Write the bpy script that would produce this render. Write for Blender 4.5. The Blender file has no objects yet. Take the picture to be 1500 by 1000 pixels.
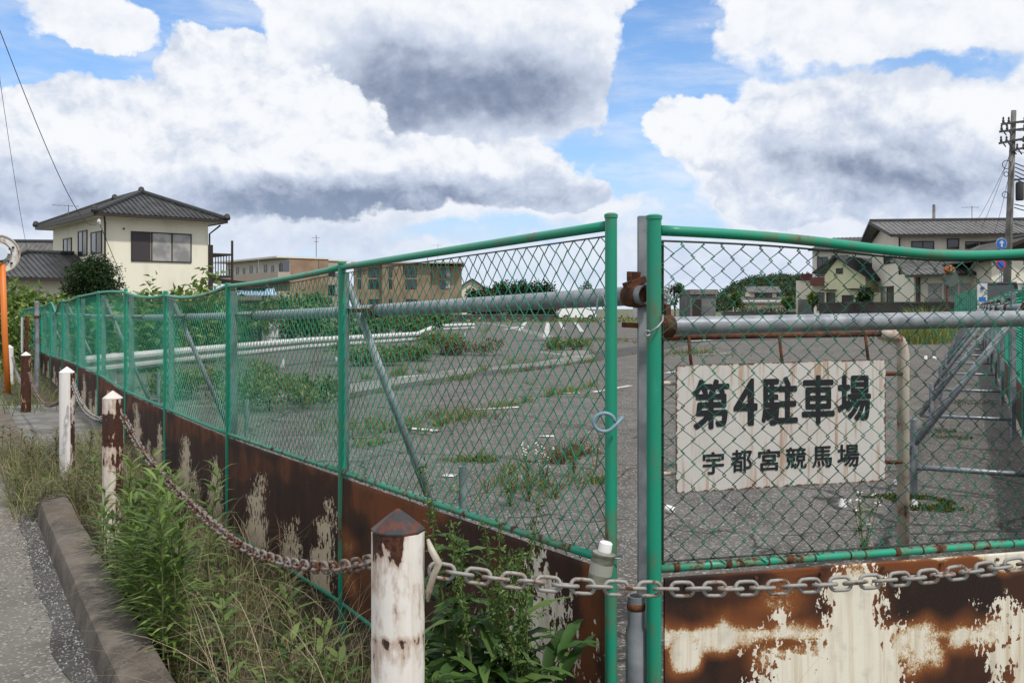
import bpy, math, random
import numpy as np
from mathutils import Vector, Matrix, noise as mnoise

SC = bpy.context.scene
COL = SC.collection
random.seed(11)
F, U0, V0, HC = 1400.0, 750.0, 450.0, 1.5          # focal length in photo pixels, vanishing centre, eye height
SUN_EL, SUN_AZ = math.radians(56), math.radians(140)   # azimuth clockwise from +Y

# ------------------------------------------------------------------ camera
cam = bpy.data.cameras.new("camera")
cam.sensor_width = 36.0
cam.lens = F / 1500.0 * 36.0
cam.shift_y = -50.0 / 1500.0
cam.clip_start = 0.05
cam.clip_end = 4000
co = bpy.data.objects.new("camera", cam)
co.location = (0, 0, HC)
co.rotation_euler = (math.radians(90), 0, 0)
COL.objects.link(co)
SC.camera = co
SC.view_settings.view_transform = 'Standard'
SC.view_settings.look = 'None'
SC.view_settings.exposure = 0.0
SC.view_settings.gamma = 1.0
SC.render.engine = 'CYCLES'
SC.cycles.max_bounces = 6
SC.cycles.transparent_max_bounces = 12

# ------------------------------------------------------------------ node expression helper
class E:
    def __init__(s, nt, sock): s.nt, s.s = nt, sock
    def _m(s, op, *o, clamp=False):
        n = s.nt.nodes.new('ShaderNodeMath'); n.operation = op; n.use_clamp = clamp
        for i, x in enumerate((s,) + o):
            if isinstance(x, E): s.nt.links.new(x.s, n.inputs[i])
            else: n.inputs[i].default_value = x
        return E(s.nt, n.outputs[0])
    def __add__(s, o): return s._m('ADD', o)
    def __radd__(s, o): return s._m('ADD', o)
    def __sub__(s, o): return s._m('SUBTRACT', o)
    def __rsub__(s, o): return (s * -1.0) + o
    def __mul__(s, o): return s._m('MULTIPLY', o)
    def __rmul__(s, o): return s._m('MULTIPLY', o)
    def __truediv__(s, o): return s._m('DIVIDE', o)
    def max(s, o): return s._m('MAXIMUM', o)
    def min(s, o): return s._m('MINIMUM', o)
    def step(s, a, b, lo=0.0, hi=1.0):
        n = s.nt.nodes.new('ShaderNodeMapRange'); n.interpolation_type = 'SMOOTHSTEP'
        s.nt.links.new(s.s, n.inputs[0])
        for i, x in enumerate((a, b, lo, hi)): n.inputs[i + 1].default_value = x
        return E(s.nt, n.outputs[0])

def combine(nt, x, y, z=0.0):
    n = nt.nodes.new('ShaderNodeCombineXYZ')
    for i, v in enumerate((x, y, z)):
        if isinstance(v, E): nt.links.new(v.s, n.inputs[i])
        else: n.inputs[i].default_value = v
    return n.outputs[0]

def noise(nt, vec, scale, detail=5, rough=0.55, dist=0.0, out=0):
    n = nt.nodes.new('ShaderNodeTexNoise')
    n.inputs['Scale'].default_value = scale
    n.inputs['Detail'].default_value = detail
    n.inputs['Roughness'].default_value = rough
    n.inputs['Distortion'].default_value = dist
    if vec is not None: nt.links.new(vec, n.inputs['Vector'])
    return E(nt, n.outputs[out])

def mixc(nt, f, a, b):
    n = nt.nodes.new('ShaderNodeMix'); n.data_type = 'RGBA'
    if isinstance(f, E): nt.links.new(f.s, n.inputs[0])
    else: n.inputs[0].default_value = f
    for i, c in ((6, a), (7, b)):
        if isinstance(c, tuple): n.inputs[i].default_value = (c[0], c[1], c[2], 1)
        else: nt.links.new(c, n.inputs[i])
    return n.outputs[2]

# ------------------------------------------------------------------ sky
def build_world():
    w = bpy.data.worlds.new("World"); SC.world = w; w.use_nodes = True
    nt = w.node_tree; nt.nodes.clear()
    out = nt.nodes.new('ShaderNodeOutputWorld'); bg = nt.nodes.new('ShaderNodeBackground')
    bg.inputs[1].default_value = 0.1
    nt.links.new(bg.outputs[0], out.inputs[0])
    sky = nt.nodes.new('ShaderNodeTexSky'); sky.sky_type = 'NISHITA'; sky.sun_disc = False
    sky.sun_elevation = SUN_EL; sky.sun_rotation = SUN_AZ
    sky.air_density = 1.0; sky.dust_density = 0.6; sky.ozone_density = 2.0
    tc = nt.nodes.new('ShaderNodeTexCoord')
    sp = nt.nodes.new('ShaderNodeSeparateXYZ'); nt.links.new(tc.outputs['Generated'], sp.inputs[0])
    X, Y, Z = (E(nt, sp.outputs[i]) for i in range(3))
    az = X._m('ARCTAN2', Y)
    el = Z._m('ARCSINE')
    v0 = combine(nt, az, el * 1.25)
    # billowing warp of the coordinates, then broad masses and gaps
    wn = nt.nodes.new('ShaderNodeTexNoise'); wn.inputs['Scale'].default_value = 9; wn.inputs['Detail'].default_value = 7
    wn.inputs['Roughness'].default_value = 0.58
    nt.links.new(v0, wn.inputs['Vector'])
    ws = nt.nodes.new('ShaderNodeSeparateColor'); nt.links.new(wn.outputs['Color'], ws.inputs[0])
    w2 = nt.nodes.new('ShaderNodeTexNoise'); w2.inputs['Scale'].default_value = 34; w2.inputs['Detail'].default_value = 6
    nt.links.new(v0, w2.inputs['Vector'])
    wt = nt.nodes.new('ShaderNodeSeparateColor'); nt.links.new(w2.outputs['Color'], wt.inputs[0])
    dx = (E(nt, ws.outputs[0]) - 0.5) * 0.11 + (E(nt, wt.outputs[0]) - 0.5) * 0.035
    dy = (E(nt, ws.outputs[1]) - 0.5) * 0.075 + (E(nt, wt.outputs[1]) - 0.5) * 0.03
    wv = combine(nt, az + dx, el + dy)
    def blobs(lst, vec, mode):
        acc = None
        for (u, v, ru, rv, a) in lst:
            ca = math.atan((u - U0) / F); ce = math.atan((V0 - v) / F * math.cos(ca))
            m = nt.nodes.new('ShaderNodeVectorMath'); m.operation = 'SUBTRACT'; nt.links.new(vec, m.inputs[0])
            m.inputs[1].default_value = (ca, ce, 0)
            k = nt.nodes.new('ShaderNodeVectorMath'); k.operation = 'MULTIPLY'; nt.links.new(m.outputs[0], k.inputs[0])
            k.inputs[1].default_value = (F / ru, F / rv, 0)
            l = nt.nodes.new('ShaderNodeVectorMath'); l.operation = 'LENGTH'; nt.links.new(k.outputs[0], l.inputs[0])
            g = E(nt, l.outputs['Value']).step(0.0, 1.9, a * 1.1, 0.0) if mode == 'add' else E(nt, l.outputs['Value']) * -1.0 + 1.0
            acc = g if acc is None else (acc + g if mode == 'add' else acc.max(g))
        return acc
    def billow(vec, sc, det=3.0):
        n = nt.nodes.new('ShaderNodeTexVoronoi'); n.voronoi_dimensions = '2D'; n.feature = 'SMOOTH_F1'; n.normalize = True
        n.inputs['Scale'].default_value = sc; n.inputs['Detail'].default_value = det; n.inputs['Roughness'].default_value = .55
        n.inputs['Lacunarity'].default_value = 2.3; n.inputs['Smoothness'].default_value = .35
        nt.links.new(vec, n.inputs['Vector']); return E(nt, n.outputs['Distance']) * -1.0 + 1.0
    holes = [(285, 45, 70, 52, -1.0), (40, 95, 75, 30, -.9), (190, 108, 130, 22, -1.0), (40, 35, 60, 38, -.62), (235, 5, 90, 25, -.6),
             (955, 100, 56, 62, -1.1), (995, 22, 54, 46, -1.0), (925, 150, 34, 34, -.7), (1050, 105, 26, 40, -.42),
             (880, 215, 110, 24, -.7), (975, 265, 85, 30, -.6), (900, 262, 60, 18, -.45), (1000, 325, 80, 30, -.5), (730, 335, 120, 22, -.5), (420, 385, 160, 18, -.4), (560, 350, 140, 18, -.3),
             (1210, 110, 140, 22, -.5), (1400, 90, 100, 20, -.4), (1110, 70, 30, 40, -.4), (1300, 150, 40, 14, -.3)]
    adds = [(150, 38, 58, 34, .75), (300, 120, 60, 55, .3), (700, 60, 200, 90, .45), (300, 250, 350, 90, .5), (1250, 30, 180, 60, .3), (1250, 220, 200, 80, .5)]
    fb = noise(nt, v0, 14, 9, 0.6, 0.3)
    bw = combine(nt, az + dx * .35, el * 1.15 + dy * .35)
    bl1 = billow(bw, 20); bl1u = billow(combine(nt, az + dx * .35 + .006, el * 1.15 + dy * .35 + .012), 20)
    cov = blobs(holes + adds, wv, 'add') + 0.62 + (fb - 0.5) * 0.45 + (bl1 - .55) * .35
    alpha = cov.step(0.16, 0.50)
    thin = noise(nt, combine(nt, az * 0.6 + el * 0.3, el * 2.6), 9, 7, 0.62).step(0.36, 0.76, 0.0, 0.72)
    alpha = alpha.max(thin * el.step(0.0, .5, 1.0, .7))
    lift = noise(nt, combine(nt, az, el * 1.25 + 0.018), 14, 9, 0.6, 0.3)
    relief = (lift - fb) * 0.9 + (bl1u - bl1) * .75
    soft = noise(nt, v0, 6, 4, 0.5)
    sv = combine(nt, az + dx * 0.8, el + dy * 0.8)
    def shade(dk):
        c = mixc(nt, dk.step(-.06, 0.60), (9.4, 9.6, 9.95), (6.1, 6.8, 8.2))
        return mixc(nt, dk.step(0.42, 1.35), c, (2.1, 2.65, 3.9))
    back = [(690, 122, 165, 66, .95), (560, 92, 90, 50, .45), (800, 135, 90, 50, .4), (600, 165, 130, 34, .4), (1330, 115, 140, 30, .28), (430, 345, 480, 26, .25), (1010, 390, 160, 30, .25), (640, 400, 300, 20, .15), (20, 250, 120, 40, .2)]
    dkb = blobs(back, sv, 'add') * 0.85 + relief * .8 + (fb - 0.5) * 0.3 + (soft - 0.5) * 0.4 + 0.06
    ccol = shade(dkb)
    front = [(300, 118, 74, 66, 1), (345, 75, 40, 34, 1), (400, 185, 150, 86, 1), (240, 180, 90, 66, 1), (150, 215, 160, 88, 1), (70, 150, 40, 26, 1), (175, 140, 40, 24, 1), (20, 230, 130, 86, 1), (560, 250, 170, 58, 1), (470, 150, 70, 40, 1), (720, 255, 120, 50, 1), (830, 285, 62, 28, 1), (300, 255, 330, 66, 1),
             (1010, 180, 66, 46, 1), (1090, 200, 90, 52, 1), (1200, 190, 90, 56, 1), (1330, 200, 130, 62, 1), (1480, 190, 120, 70, 1), (1250, 255, 190, 44, 1), (1090, 292, 40, 22, 1), (1150, 310, 70, 26, 1), (1400, 300, 150, 36, 1)]
    ff = blobs(front, combine(nt, az + dx * .45, el + dy * .45), 'max')
    fd = ff + (bl1 - .55) * .75 + (fb - .5) * .35
    falpha = fd.step(.02, .16)
    fdark = [(230, 300, 330, 34, .72), (500, 300, 150, 30, .62), (20, 290, 120, 40, .3), (775, 290, 110, 26, .72), (1215, 238, 150, 40, .62), (1380, 275, 140, 42, .5), (1290, 300, 110, 26, .3), (1130, 322, 60, 16, .3), (640, 280, 80, 24, .3)]
    dkf = blobs(fdark, sv, 'add') * .9 + relief * 1.35 + (fb - .5) * .3 + (soft - .5) * .75 + .10 + fd.step(.0, .5, .10, 0.0)
    ccol = mixc(nt, falpha, ccol, shade(dkf))
    alpha = alpha.max(falpha)
    # blue of the gaps: the sky texture, a little paler low down
    bl = nt.nodes.new('ShaderNodeVectorMath'); bl.operation = 'MULTIPLY'; nt.links.new(sky.outputs[0], bl.inputs[0])
    bl.inputs[1].default_value = (1.15, 1.5, 1.85)
    skc = mixc(nt, el.step(0.0, 0.30, 0.55, 0.06), bl.outputs[0], (5.2, 6.8, 9.2))
    fin = mixc(nt, alpha, skc, ccol)
    fin = mixc(nt, el.step(0.0, 0.16, 0.55, 0.0), fin, (5.8, 7.0, 9.0))
    nt.links.new(fin, bg.inputs[0])
build_world()

sun = bpy.data.lights.new("sun", 'SUN'); sun.energy = 2.9; sun.angle = math.radians(2.5); sun.color = (1.0, 0.955, 0.88)
so = bpy.data.objects.new("sun", sun)
sd = Vector((math.sin(SUN_AZ) * math.cos(SUN_EL), math.cos(SUN_AZ) * math.cos(SUN_EL), math.sin(SUN_EL)))
so.rotation_euler = sd.to_track_quat('Z', 'Y').to_euler(); so.location = sd * 60
COL.objects.link(so)

# ------------------------------------------------------------------ projection helpers (photo pixel + distance -> place)
def P(u, v, d): return Vector(((u - U0) / F * d, d, HC + (V0 - v) / F * d))
LOTZ = 0.10
def G(u, v, z=LOTZ): return P(u, v, (HC - z) * F / (v - V0))
def uv(p): return U0 + p[0] / p[1] * F, V0 - (p[2] - HC) / p[1] * F

FD = Vector((-0.508, 0.8614, 0)).normalized()        # left fence direction
FN = Vector((FD.y, -FD.x, 0))                        # into the lot
P0 = Vector((0.287, 2.77, 0)); SP = 2.2
def TN(t, n, z=0.0): q = P0 + FD * t + FN * n; return Vector((q.x, q.y, z))
def zr(t): return min(0.15, -0.1 + 0.016 * max(0.0, t - 3))

# ------------------------------------------------------------------ mesh builder
ORG = {}
class MB:
    def __init__(s, T=None): s.v, s.f, s.T, s.fm = [], [], T, []; s.mi = 0
    def add(s, vs, fs):
        b = len(s.v)
        s.v += [tuple(s.T @ Vector(q)) if s.T else tuple(q) for q in vs]
        s.f += [tuple(b + i for i in f) for f in fs]
        s.fm += [s.mi] * len(fs)
        return s
    def box(s, a, b):
        (x0, y0, z0), (x1, y1, z1) = a, b
        return s.add([(x0, y0, z0), (x1, y0, z0), (x1, y1, z0), (x0, y1, z0), (x0, y0, z1), (x1, y0, z1), (x1, y1, z1), (x0, y1, z1)],
                     [(0, 3, 2, 1), (4, 5, 6, 7), (0, 1, 5, 4), (1, 2, 6, 5), (2, 3, 7, 6), (3, 0, 4, 7)])
    def hexa(s, lo, hi):
        n = len(lo)
        return s.add(list(lo) + list(hi), [tuple(range(n - 1, -1, -1)), tuple(range(n, 2 * n))] + [(i, (i + 1) % n, n + (i + 1) % n, n + i) for i in range(n)])
    def beam(s, p, q, w, h, up=(0, 0, 1)):
        p, q = Vector(p), Vector(q); d = (q - p).normalized(); up = Vector(up)
        if abs(d.dot(up)) > .98: up = Vector((FD.x, FD.y, 0))
        sx = d.cross(up).normalized(); uy = sx.cross(d)
        sec = [(-w / 2, -h / 2), (w / 2, -h / 2), (w / 2, h / 2), (-w / 2, h / 2)]
        return s.hexa([p + sx * a + uy * b for a, b in sec], [q + sx * a + uy * b for a, b in sec])
    def tube(s, pts, r, n=8, cap=True, closed=False):
        pts = [Vector(p) for p in pts]; m = len(pts); rs = r if isinstance(r, (list, tuple)) else [r] * m
        vs, fs = [], []
        ref = None
        for i, p in enumerate(pts):
            if closed: d = pts[(i + 1) % m] - pts[i - 1]
            else: d = pts[min(i + 1, m - 1)] - pts[max(i - 1, 0)]
            d = d.normalized() if d.length > 1e-9 else Vector((0, 0, 1))
            if ref is None:
                ref = d.orthogonal().normalized()
            ref = (ref - d * ref.dot(d))
            ref = ref.normalized() if ref.length > 1e-6 else d.orthogonal().normalized()
            b = d.cross(ref)
            for k in range(n):
                a = 2 * math.pi * k / n
                vs.append(p + (ref * math.cos(a) + b * math.sin(a)) * rs[i])
        for i in range(m if closed else m - 1):
            j = (i + 1) % m
            for k in range(n):
                fs.append((i * n + k, i * n + (k + 1) % n, j * n + (k + 1) % n, j * n + k))
        if cap and not closed:
            fs.append(tuple(range(n - 1, -1, -1))); fs.append(tuple((m - 1) * n + k for k in range(n)))
        return s.add(vs, fs)
    def lathe(s, c, prof, n=20):
        c = Vector(c); vs, fs = [], []
        for (r, z) in prof:
            for k in range(n):
                a = 2 * math.pi * k / n
                vs.append(c + Vector((r * math.cos(a), r * math.sin(a), z)))
        for i in range(len(prof) - 1):
            for k in range(n):
                fs.append((i * n + k, i * n + (k + 1) % n, (i + 1) * n + (k + 1) % n, (i + 1) * n + k))
        fs.append(tuple(range(n - 1, -1, -1))); fs.append(tuple((len(prof) - 1) * n + k for k in range(n)))
        return s.add(vs, fs)
    def grid(s, fn, nu, nv):
        vs = [fn(i / nu, j / nv) for j in range(nv + 1) for i in range(nu + 1)]
        fs = [(j * (nu + 1) + i, j * (nu + 1) + i + 1, (j + 1) * (nu + 1) + i + 1, (j + 1) * (nu + 1) + i) for j in range(nv) for i in range(nu)]
        return s.add(vs, fs)
    def build(s, name, mat, parent=None, smooth=False, attrs=None, origin=None):
        me = bpy.data.meshes.new(name)
        o = Vector((0, 0, 0))
        if parent is not None: o = ORG[parent.name]
        elif origin is not None: o = Vector(origin)
        vs = np.array(s.v, dtype=float).reshape(-1, 3) - np.array(o)
        me.from_pydata(vs.tolist(), [], s.f)
        for m in (mat if isinstance(mat, (list, tuple)) else [mat]): me.materials.append(m)
        if isinstance(mat, (list, tuple)): me.polygons.foreach_set('material_index', s.fm)
        if smooth is True: me.polygons.foreach_set('use_smooth', [True] * len(me.polygons))
        if attrs:
            for k, a in attrs.items():
                at = me.attributes.new(k, 'FLOAT', 'POINT'); at.data.foreach_set('value', np.asarray(a, dtype=np.float32))
        me.update()
        ob = bpy.data.objects.new(name, me); COL.objects.link(ob)
        if smooth == 'auto':
            me.polygons.foreach_set('use_smooth', [True] * len(me.polygons))
            try: me.set_sharp_from_angle(angle=math.radians(35))
            except Exception: pass
        if parent is not None: ob.parent = parent
        else: ob.location = o
        ORG[ob.name] = o
        return ob

def tag(o, label=None, cat=None, group=None, kind=None):
    for k, v in (('label', label), ('category', cat), ('group', group), ('kind', kind)):
        if v: o[k] = v
    return o
def thing(name, loc, label, cat, group=None):
    o = bpy.data.objects.new(name, None); o.empty_display_size = .2
    o.location = loc; COL.objects.link(o); ORG[o.name] = Vector(loc)
    return tag(o, label, cat, group)
def struct(o): o['kind'] = 'structure'; return o
def stuff(o, label=None, cat=None): return tag(o, label, cat, None, 'stuff')
def frame(origin, ax):                       # local frame: x along ax, y to its left (away), z up
    a = Vector((ax[0], ax[1], 0)).normalized(); b = Vector((-a.y, a.x, 0)); o = Vector(origin)
    return Matrix(((a.x, b.x, 0, o.x), (a.y, b.y, 0, o.y), (0, 0, 1, o.z), (0, 0, 0, 1)))

# ------------------------------------------------------------------ materials
def mat(name, col=(.5, .5, .5), rough=.6, metal=0.0, fn=None, spec=0.4):
    m = bpy.data.materials.new(name); m.use_nodes = True
    nt = m.node_tree; b = nt.nodes['Principled BSDF']
    b.inputs['Base Color'].default_value = (*col, 1); b.inputs['Roughness'].default_value = rough
    b.inputs['Metallic'].default_value = metal
    b.inputs['Specular IOR Level'].default_value = spec
    if fn:
        r = fn(nt, b)
        if r is not None: nt.links.new(r, b.inputs['Base Color'])
    return m
def pos(nt): return nt.nodes.new('ShaderNodeNewGeometry').outputs['Position']
def ocoord(nt): return nt.nodes.new('ShaderNodeTexCoord').outputs['Object']
def scaled(nt, vec, s):
    n = nt.nodes.new('ShaderNodeVectorMath'); n.operation = 'MULTIPLY'; nt.links.new(vec, n.inputs[0]); n.inputs[1].default_value = s
    return n.outputs[0]
def attr(nt, name):
    n = nt.nodes.new('ShaderNodeAttribute'); n.attribute_name = name
    return E(nt, n.outputs['Fac'])
def bump(nt, b, h, dist=0.01, strength=.5):
    n = nt.nodes.new('ShaderNodeBump'); n.inputs['Distance'].default_value = dist; n.inputs['Strength'].default_value = strength
    nt.links.new(h.s, n.inputs['Height']); nt.links.new(n.outputs[0], b.inputs['Normal'])
def island(nt): return E(nt, nt.nodes.new('ShaderNodeNewGeometry').outputs['Random Per Island'])

def worn(name, base, rust=(.055, .017, .008), amount=.5, scale=9, stretch=(1, 1, 1), rough=.45, metal=0., dirt=.25):
    def fn(nt, b):
        p = scaled(nt, pos(nt), stretch)
        n = noise(nt, p, scale, 8, .65)
        f = n.step(1 - amount - .03, 1 - amount + .03)
        halo = n.step(1 - amount - .14, 1 - amount + .02, 0, .55)
        d = noise(nt, p, scale * .35, 4).step(.35, .75, 0, dirt)
        c = mixc(nt, d, base, tuple(x * .55 for x in base))
        c = mixc(nt, noise(nt, p, scale * 1.7, 6, .7).step(.55, .75, 0, .3), c, tuple(min(1, x * 1.35 + .05) for x in base))
        c = mixc(nt, halo, c, (rust[0] * 3.2, rust[1] * 3.4, rust[2] * 3))
        rc = mixc(nt, noise(nt, p, scale * 4, 5).step(.35, .7), rust, (rust[0] * 2, rust[1] * 1.8, rust[2] * 1.4))
        nt.links.new((f * .4 + rough)._m('ADD', 0, clamp=True).s, b.inputs['Roughness'])
        bump(nt, b, n, .004, .4)
        return mixc(nt, f, c, rc)
    return mat(name, base, rough, metal, fn)

M = {}
M['green'] = worn('green_paint', (.010, .25, .155), amount=.345, scale=7, stretch=(1, 1, .5), rough=.38)
M['green_far'] = mat('green_paint_faded', (.022, .27, .175), .5)
M['green_rusty'] = worn('green_paint_rusty', (.018, .29, .185), amount=.42, scale=16, rough=.42)
def wirefn(nt, b):
    p = pos(nt); n = noise(nt, p, 3, 3)
    return mixc(nt, n.step(.45, .7), (.028, .30, .19), (.018, .16, .105))
M['wire'] = mat('green_wire', (.02, .2, .13), .5, 0, wirefn)
M['wire_gate'] = mat('dark_green_wire', (.02, .2, .13), .5, 0, lambda nt, b: mixc(nt, noise(nt, pos(nt), 5, 4).step(.38, .62), (.020, .19, .12), (.009, .05, .034)))
M['wire_dark'] = mat('dark_tension_wire', (.02, .03, .025), .6)
def galvfn(nt, b):
    p = pos(nt); n = noise(nt, p, 22, 5); k = noise(nt, p, 4, 5)
    c = mixc(nt, n.step(.35, .68), (.20, .222, .25), (.33, .355, .385))
    bump(nt, b, n, .001, .2)
    return mixc(nt, k.step(.56, .75, 0, .55), c, (.16, .15, .14))
M['galv'] = mat('galvanised_steel', (.35, .38, .42), .42, .45, galvfn)
M['galv_dull'] = mat('dull_galvanised_steel', (.2, .23, .27), .55, .25, lambda nt, b: mixc(nt, noise(nt, pos(nt), 9, 6).step(.35, .7), (.15, .165, .185), (.28, .295, .32)))
M['rust'] = mat('rust', (.07, .025, .012), .9, 0, lambda nt, b: (bump(nt, b, noise(nt, pos(nt), 90, 6), .004, .8),
        mixc(nt, noise(nt, pos(nt), 26, 6).step(.3, .72), (.03, .012, .008), (.13, .045, .018)))[1])
M['sign_frame'] = worn('rusty_cream_paint', (.46, .41, .34), amount=.36, scale=12, stretch=(1, 1, .6), dirt=.5)
M['bollard_clean'] = worn('white_bollard_paint', (.78, .75, .70), (.06, .022, .012), amount=.37, scale=11, stretch=(1, 1, .38), dirt=.3)
M['bollard_rusty'] = worn('flaking_bollard_paint', (.66, .60, .54), (.06, .022, .012), amount=.50, scale=12, stretch=(1, 1, .5), dirt=.4)
M['bollard_mid'] = worn('chalky_bollard_paint', (.72, .70, .68), (.08, .03, .015), amount=.36, scale=9, stretch=(1, 1, .3), dirt=.35)
M['bollard_rust'] = worn('rusted_out_bollard', (.30, .20, .15), (.06, .022, .012), amount=.60, scale=8, stretch=(1, 1, .3))
M['cap_dark'] = worn('dark_rusty_cap', (.07, .065, .068), (.09, .032, .018), amount=.5, scale=22, rough=.55)
M['chain_grey'] = worn('weathered_chain_steel', (.27, .265, .25), (.06, .022, .010), amount=.38, scale=24, rough=.55, metal=.1)
M['chain_rust'] = worn('rusted_chain_steel', (.20, .19, .18), (.055, .021, .011), amount=.46, scale=24, rough=.75)
M['black_paint'] = mat('black_lettering_paint', (.012, .014, .018), .5)

def sheetfn(nt, b):
    p = pos(nt)
    pa, so_, tn = attr(nt, 'paint'), attr(nt, 'soft'), attr(nt, 'tone')
    fl2 = noise(nt, p, 14, 6, .6)
    fine = noise(nt, p, 160, 3, .6)
    wn = nt.nodes.new('ShaderNodeTexNoise'); wn.inputs['Scale'].default_value = 70; wn.inputs['Detail'].default_value = 3; nt.links.new(p, wn.inputs['Vector'])
    va = nt.nodes.new('ShaderNodeVectorMath'); va.operation = 'MULTIPLY_ADD'; nt.links.new(wn.outputs['Color'], va.inputs[0]); va.inputs[1].default_value = (.022, .022, .022); nt.links.new(scaled(nt, p, (1, 1, .52)), va.inputs[2])
    def cells(sc):
        v = nt.nodes.new('ShaderNodeTexVoronoi'); v.inputs['Scale'].default_value = sc; nt.links.new(va.outputs[0], v.inputs['Vector'])
        q = nt.nodes.new('ShaderNodeSeparateColor'); nt.links.new(v.outputs['Color'], q.inputs[0]); return E(nt, q.outputs[0])
    ragged = pa + (fl2 - .5) * .5 * pa
    wc_dim = attr(nt, 'dim')
    peel = (ragged * 1.15 - cells(62)).step(-.02, .02).min((ragged * 1.5 - cells(120)).step(-.02, .02))
    lo = noise(nt, scaled(nt, p, (1, 1, 1.5)), 5, 6, .6)
    soft = (so_ + (fl2 - .5) * .8 * so_ + (lo - .5) * 1.1 * so_ + (fine - .5) * .28).step(.22, .95)
    rn = noise(nt, scaled(nt, p, (1, 1, .5)), 6, 7, .6) + (tn - .5) * .9
    rust = mixc(nt, rn.step(.28, .52), (.010, .0038, .0026), (.036, .0115, .0048))
    rust = mixc(nt, rn.step(.50, .82), rust, (.15, .043, .010))
    rust = mixc(nt, fine.step(.4, .75, 0, .35), rust, (.05, .016, .007))
    rust = mixc(nt, so_.step(.05, .55, 0, .75), rust, (.17, .052, .014))
    st = noise(nt, scaled(nt, p, (14, 14, .7)), 3, 6, .6)
    wc = mixc(nt, st.step(.40, .75, 0, .65), (.70, .66, .57), (.42, .31, .18))
    wc = mixc(nt, fl2.step(.5, .72, 0, .5), wc, (.42, .40, .36))
    wc = mixc(nt, wc_dim, wc, (.47, .34, .20))
    sg = (soft + (fine - .5) * .5 * soft + (cells(150) - .5) * .25 * soft)
    c = mixc(nt, sg.step(.03, .42, 0, .95), rust, (.19, .060, .014))
    c = mixc(nt, sg.step(.34, .62, 0, .8), c, (.50, .36, .20))
    c = mixc(nt, sg.step(.50, .85), c, wc)
    c = mixc(nt, peel, c, wc)
    bump(nt, b, peel * .6 + fine * .25 + rn * .3, .004, .5)
    nt.links.new((peel.max(soft) * -.3 + .82).s, b.inputs['Roughness'])
    return c
M['sheet'] = mat('rusting_painted_sheet', (.1, .05, .03), .8, 0, sheetfn)

def boardfn(nt, b):
    p = pos(nt)
    st = noise(nt, scaled(nt, p, (16, 16, 1.2)), 2.2, 6, .6)
    n = noise(nt, p, 9, 6)
    c = mixc(nt, st.step(.50, .68, 0, .85), (.55, .53, .505), (.36, .20, .10))
    c = mixc(nt, n.step(.45, .75, 0, .4), c, (.40, .375, .355))
    return mixc(nt, (attr(nt, 'edge') + (noise(nt, p, 40, 6) - .5) * 1.0).step(.55, .72), c, (.12, .045, .02))
M['board'] = mat('weathered_sign_board', (.5, .48, .45), .6, 0, boardfn)

def asphalt(name, lo, hi, stone, patch=.5, brown=(.10, .085, .07), crack=False):
    def fn(nt, b):
        p = pos(nt)
        big = noise(nt, p, .35, 6, .6); mid = noise(nt, p, 2.2, 6, .65); fine = noise(nt, p, 60, 3, .6)
        vo = nt.nodes.new('ShaderNodeTexVoronoi'); vo.inputs['Scale'].default_value = 85; nt.links.new(p, vo.inputs['Vector'])
        vs = nt.nodes.new('ShaderNodeSeparateColor'); nt.links.new(vo.outputs['Color'], vs.inputs[0])
        c = mixc(nt, mid.step(.3, .7), lo, hi)
        c = mixc(nt, big.step(.42, .66, 0, patch), c, brown)
        c = mixc(nt, E(nt, vs.outputs[0]).step(.80, .97, 0, .8), c, stone)
        c = mixc(nt, fine.step(.55, .8, 0, .5), c, tuple(x * .5 for x in lo))
        if crack:
            wv = nt.nodes.new('ShaderNodeTexNoise'); wv.inputs['Scale'].default_value = 1.6; wv.inputs['Detail'].default_value = 6; nt.links.new(p, wv.inputs['Vector'])
            ad = nt.nodes.new('ShaderNodeVectorMath'); ad.operation = 'MULTIPLY_ADD'; nt.links.new(wv.outputs['Color'], ad.inputs[0]); ad.inputs[1].default_value = (1.1, 1.1, 0); nt.links.new(p, ad.inputs[2])
            for sc, wd in ((.42, .006), (1.3, .007)):
                cr = nt.nodes.new('ShaderNodeTexVoronoi'); cr.feature = 'DISTANCE_TO_EDGE'; cr.inputs['Scale'].default_value = sc; nt.links.new(ad.outputs[0], cr.inputs['Vector'])
                line = E(nt, cr.outputs['Distance']).step(wd * .4, wd * 1.6, .85 if sc < 1 else .5, 0) * (big.step(.4, .55) if sc > 1 else 1.0)
                c = mixc(nt, line, c, (.022, .021, .018))
            stain = noise(nt, p, .8, 7, .7).step(.58, .70, 0, .45); c = mixc(nt, stain, c, tuple(x * .55 for x in lo))
        bump(nt, b, fine + E(nt, vo.outputs['Distance']) * .6, .006, .6)
        return c
    return mat(name, hi, .9, 0, fn, .25)
M['lot'] = asphalt('old_lot_asphalt', (.068, .064, .060), (.122, .116, .109), (.34, .32, .30), .55, (.092, .078, .064), True)
M['lot_pale'] = asphalt('bleached_asphalt', (.14, .135, .128), (.20, .195, .185), (.36, .35, .33), .4, (.13, .12, .10), True)
M['lot_dark'] = asphalt('patched_asphalt', (.042, .042, .043), (.062, .061, .061), (.16, .16, .16), .2)
M['road'] = asphalt('road_asphalt', (.115, .108, .098), (.170, .160, .146), (.33, .31, .29), .5, (.155, .13, .10))
M['gravel'] = asphalt('grit', (.038, .037, .036), (.085, .083, .081), (.21, .205, .20), .2)
M['soil'] = mat('dry_soil', (.06, .05, .04), .95, 0, lambda nt, b: (bump(nt, b, noise(nt, pos(nt), 30, 6), .02, .7),
        mixc(nt, noise(nt, pos(nt), 8, 7, .65).step(.3, .7), (.030, .024, .018), (.11, .09, .065)))[1])
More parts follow.
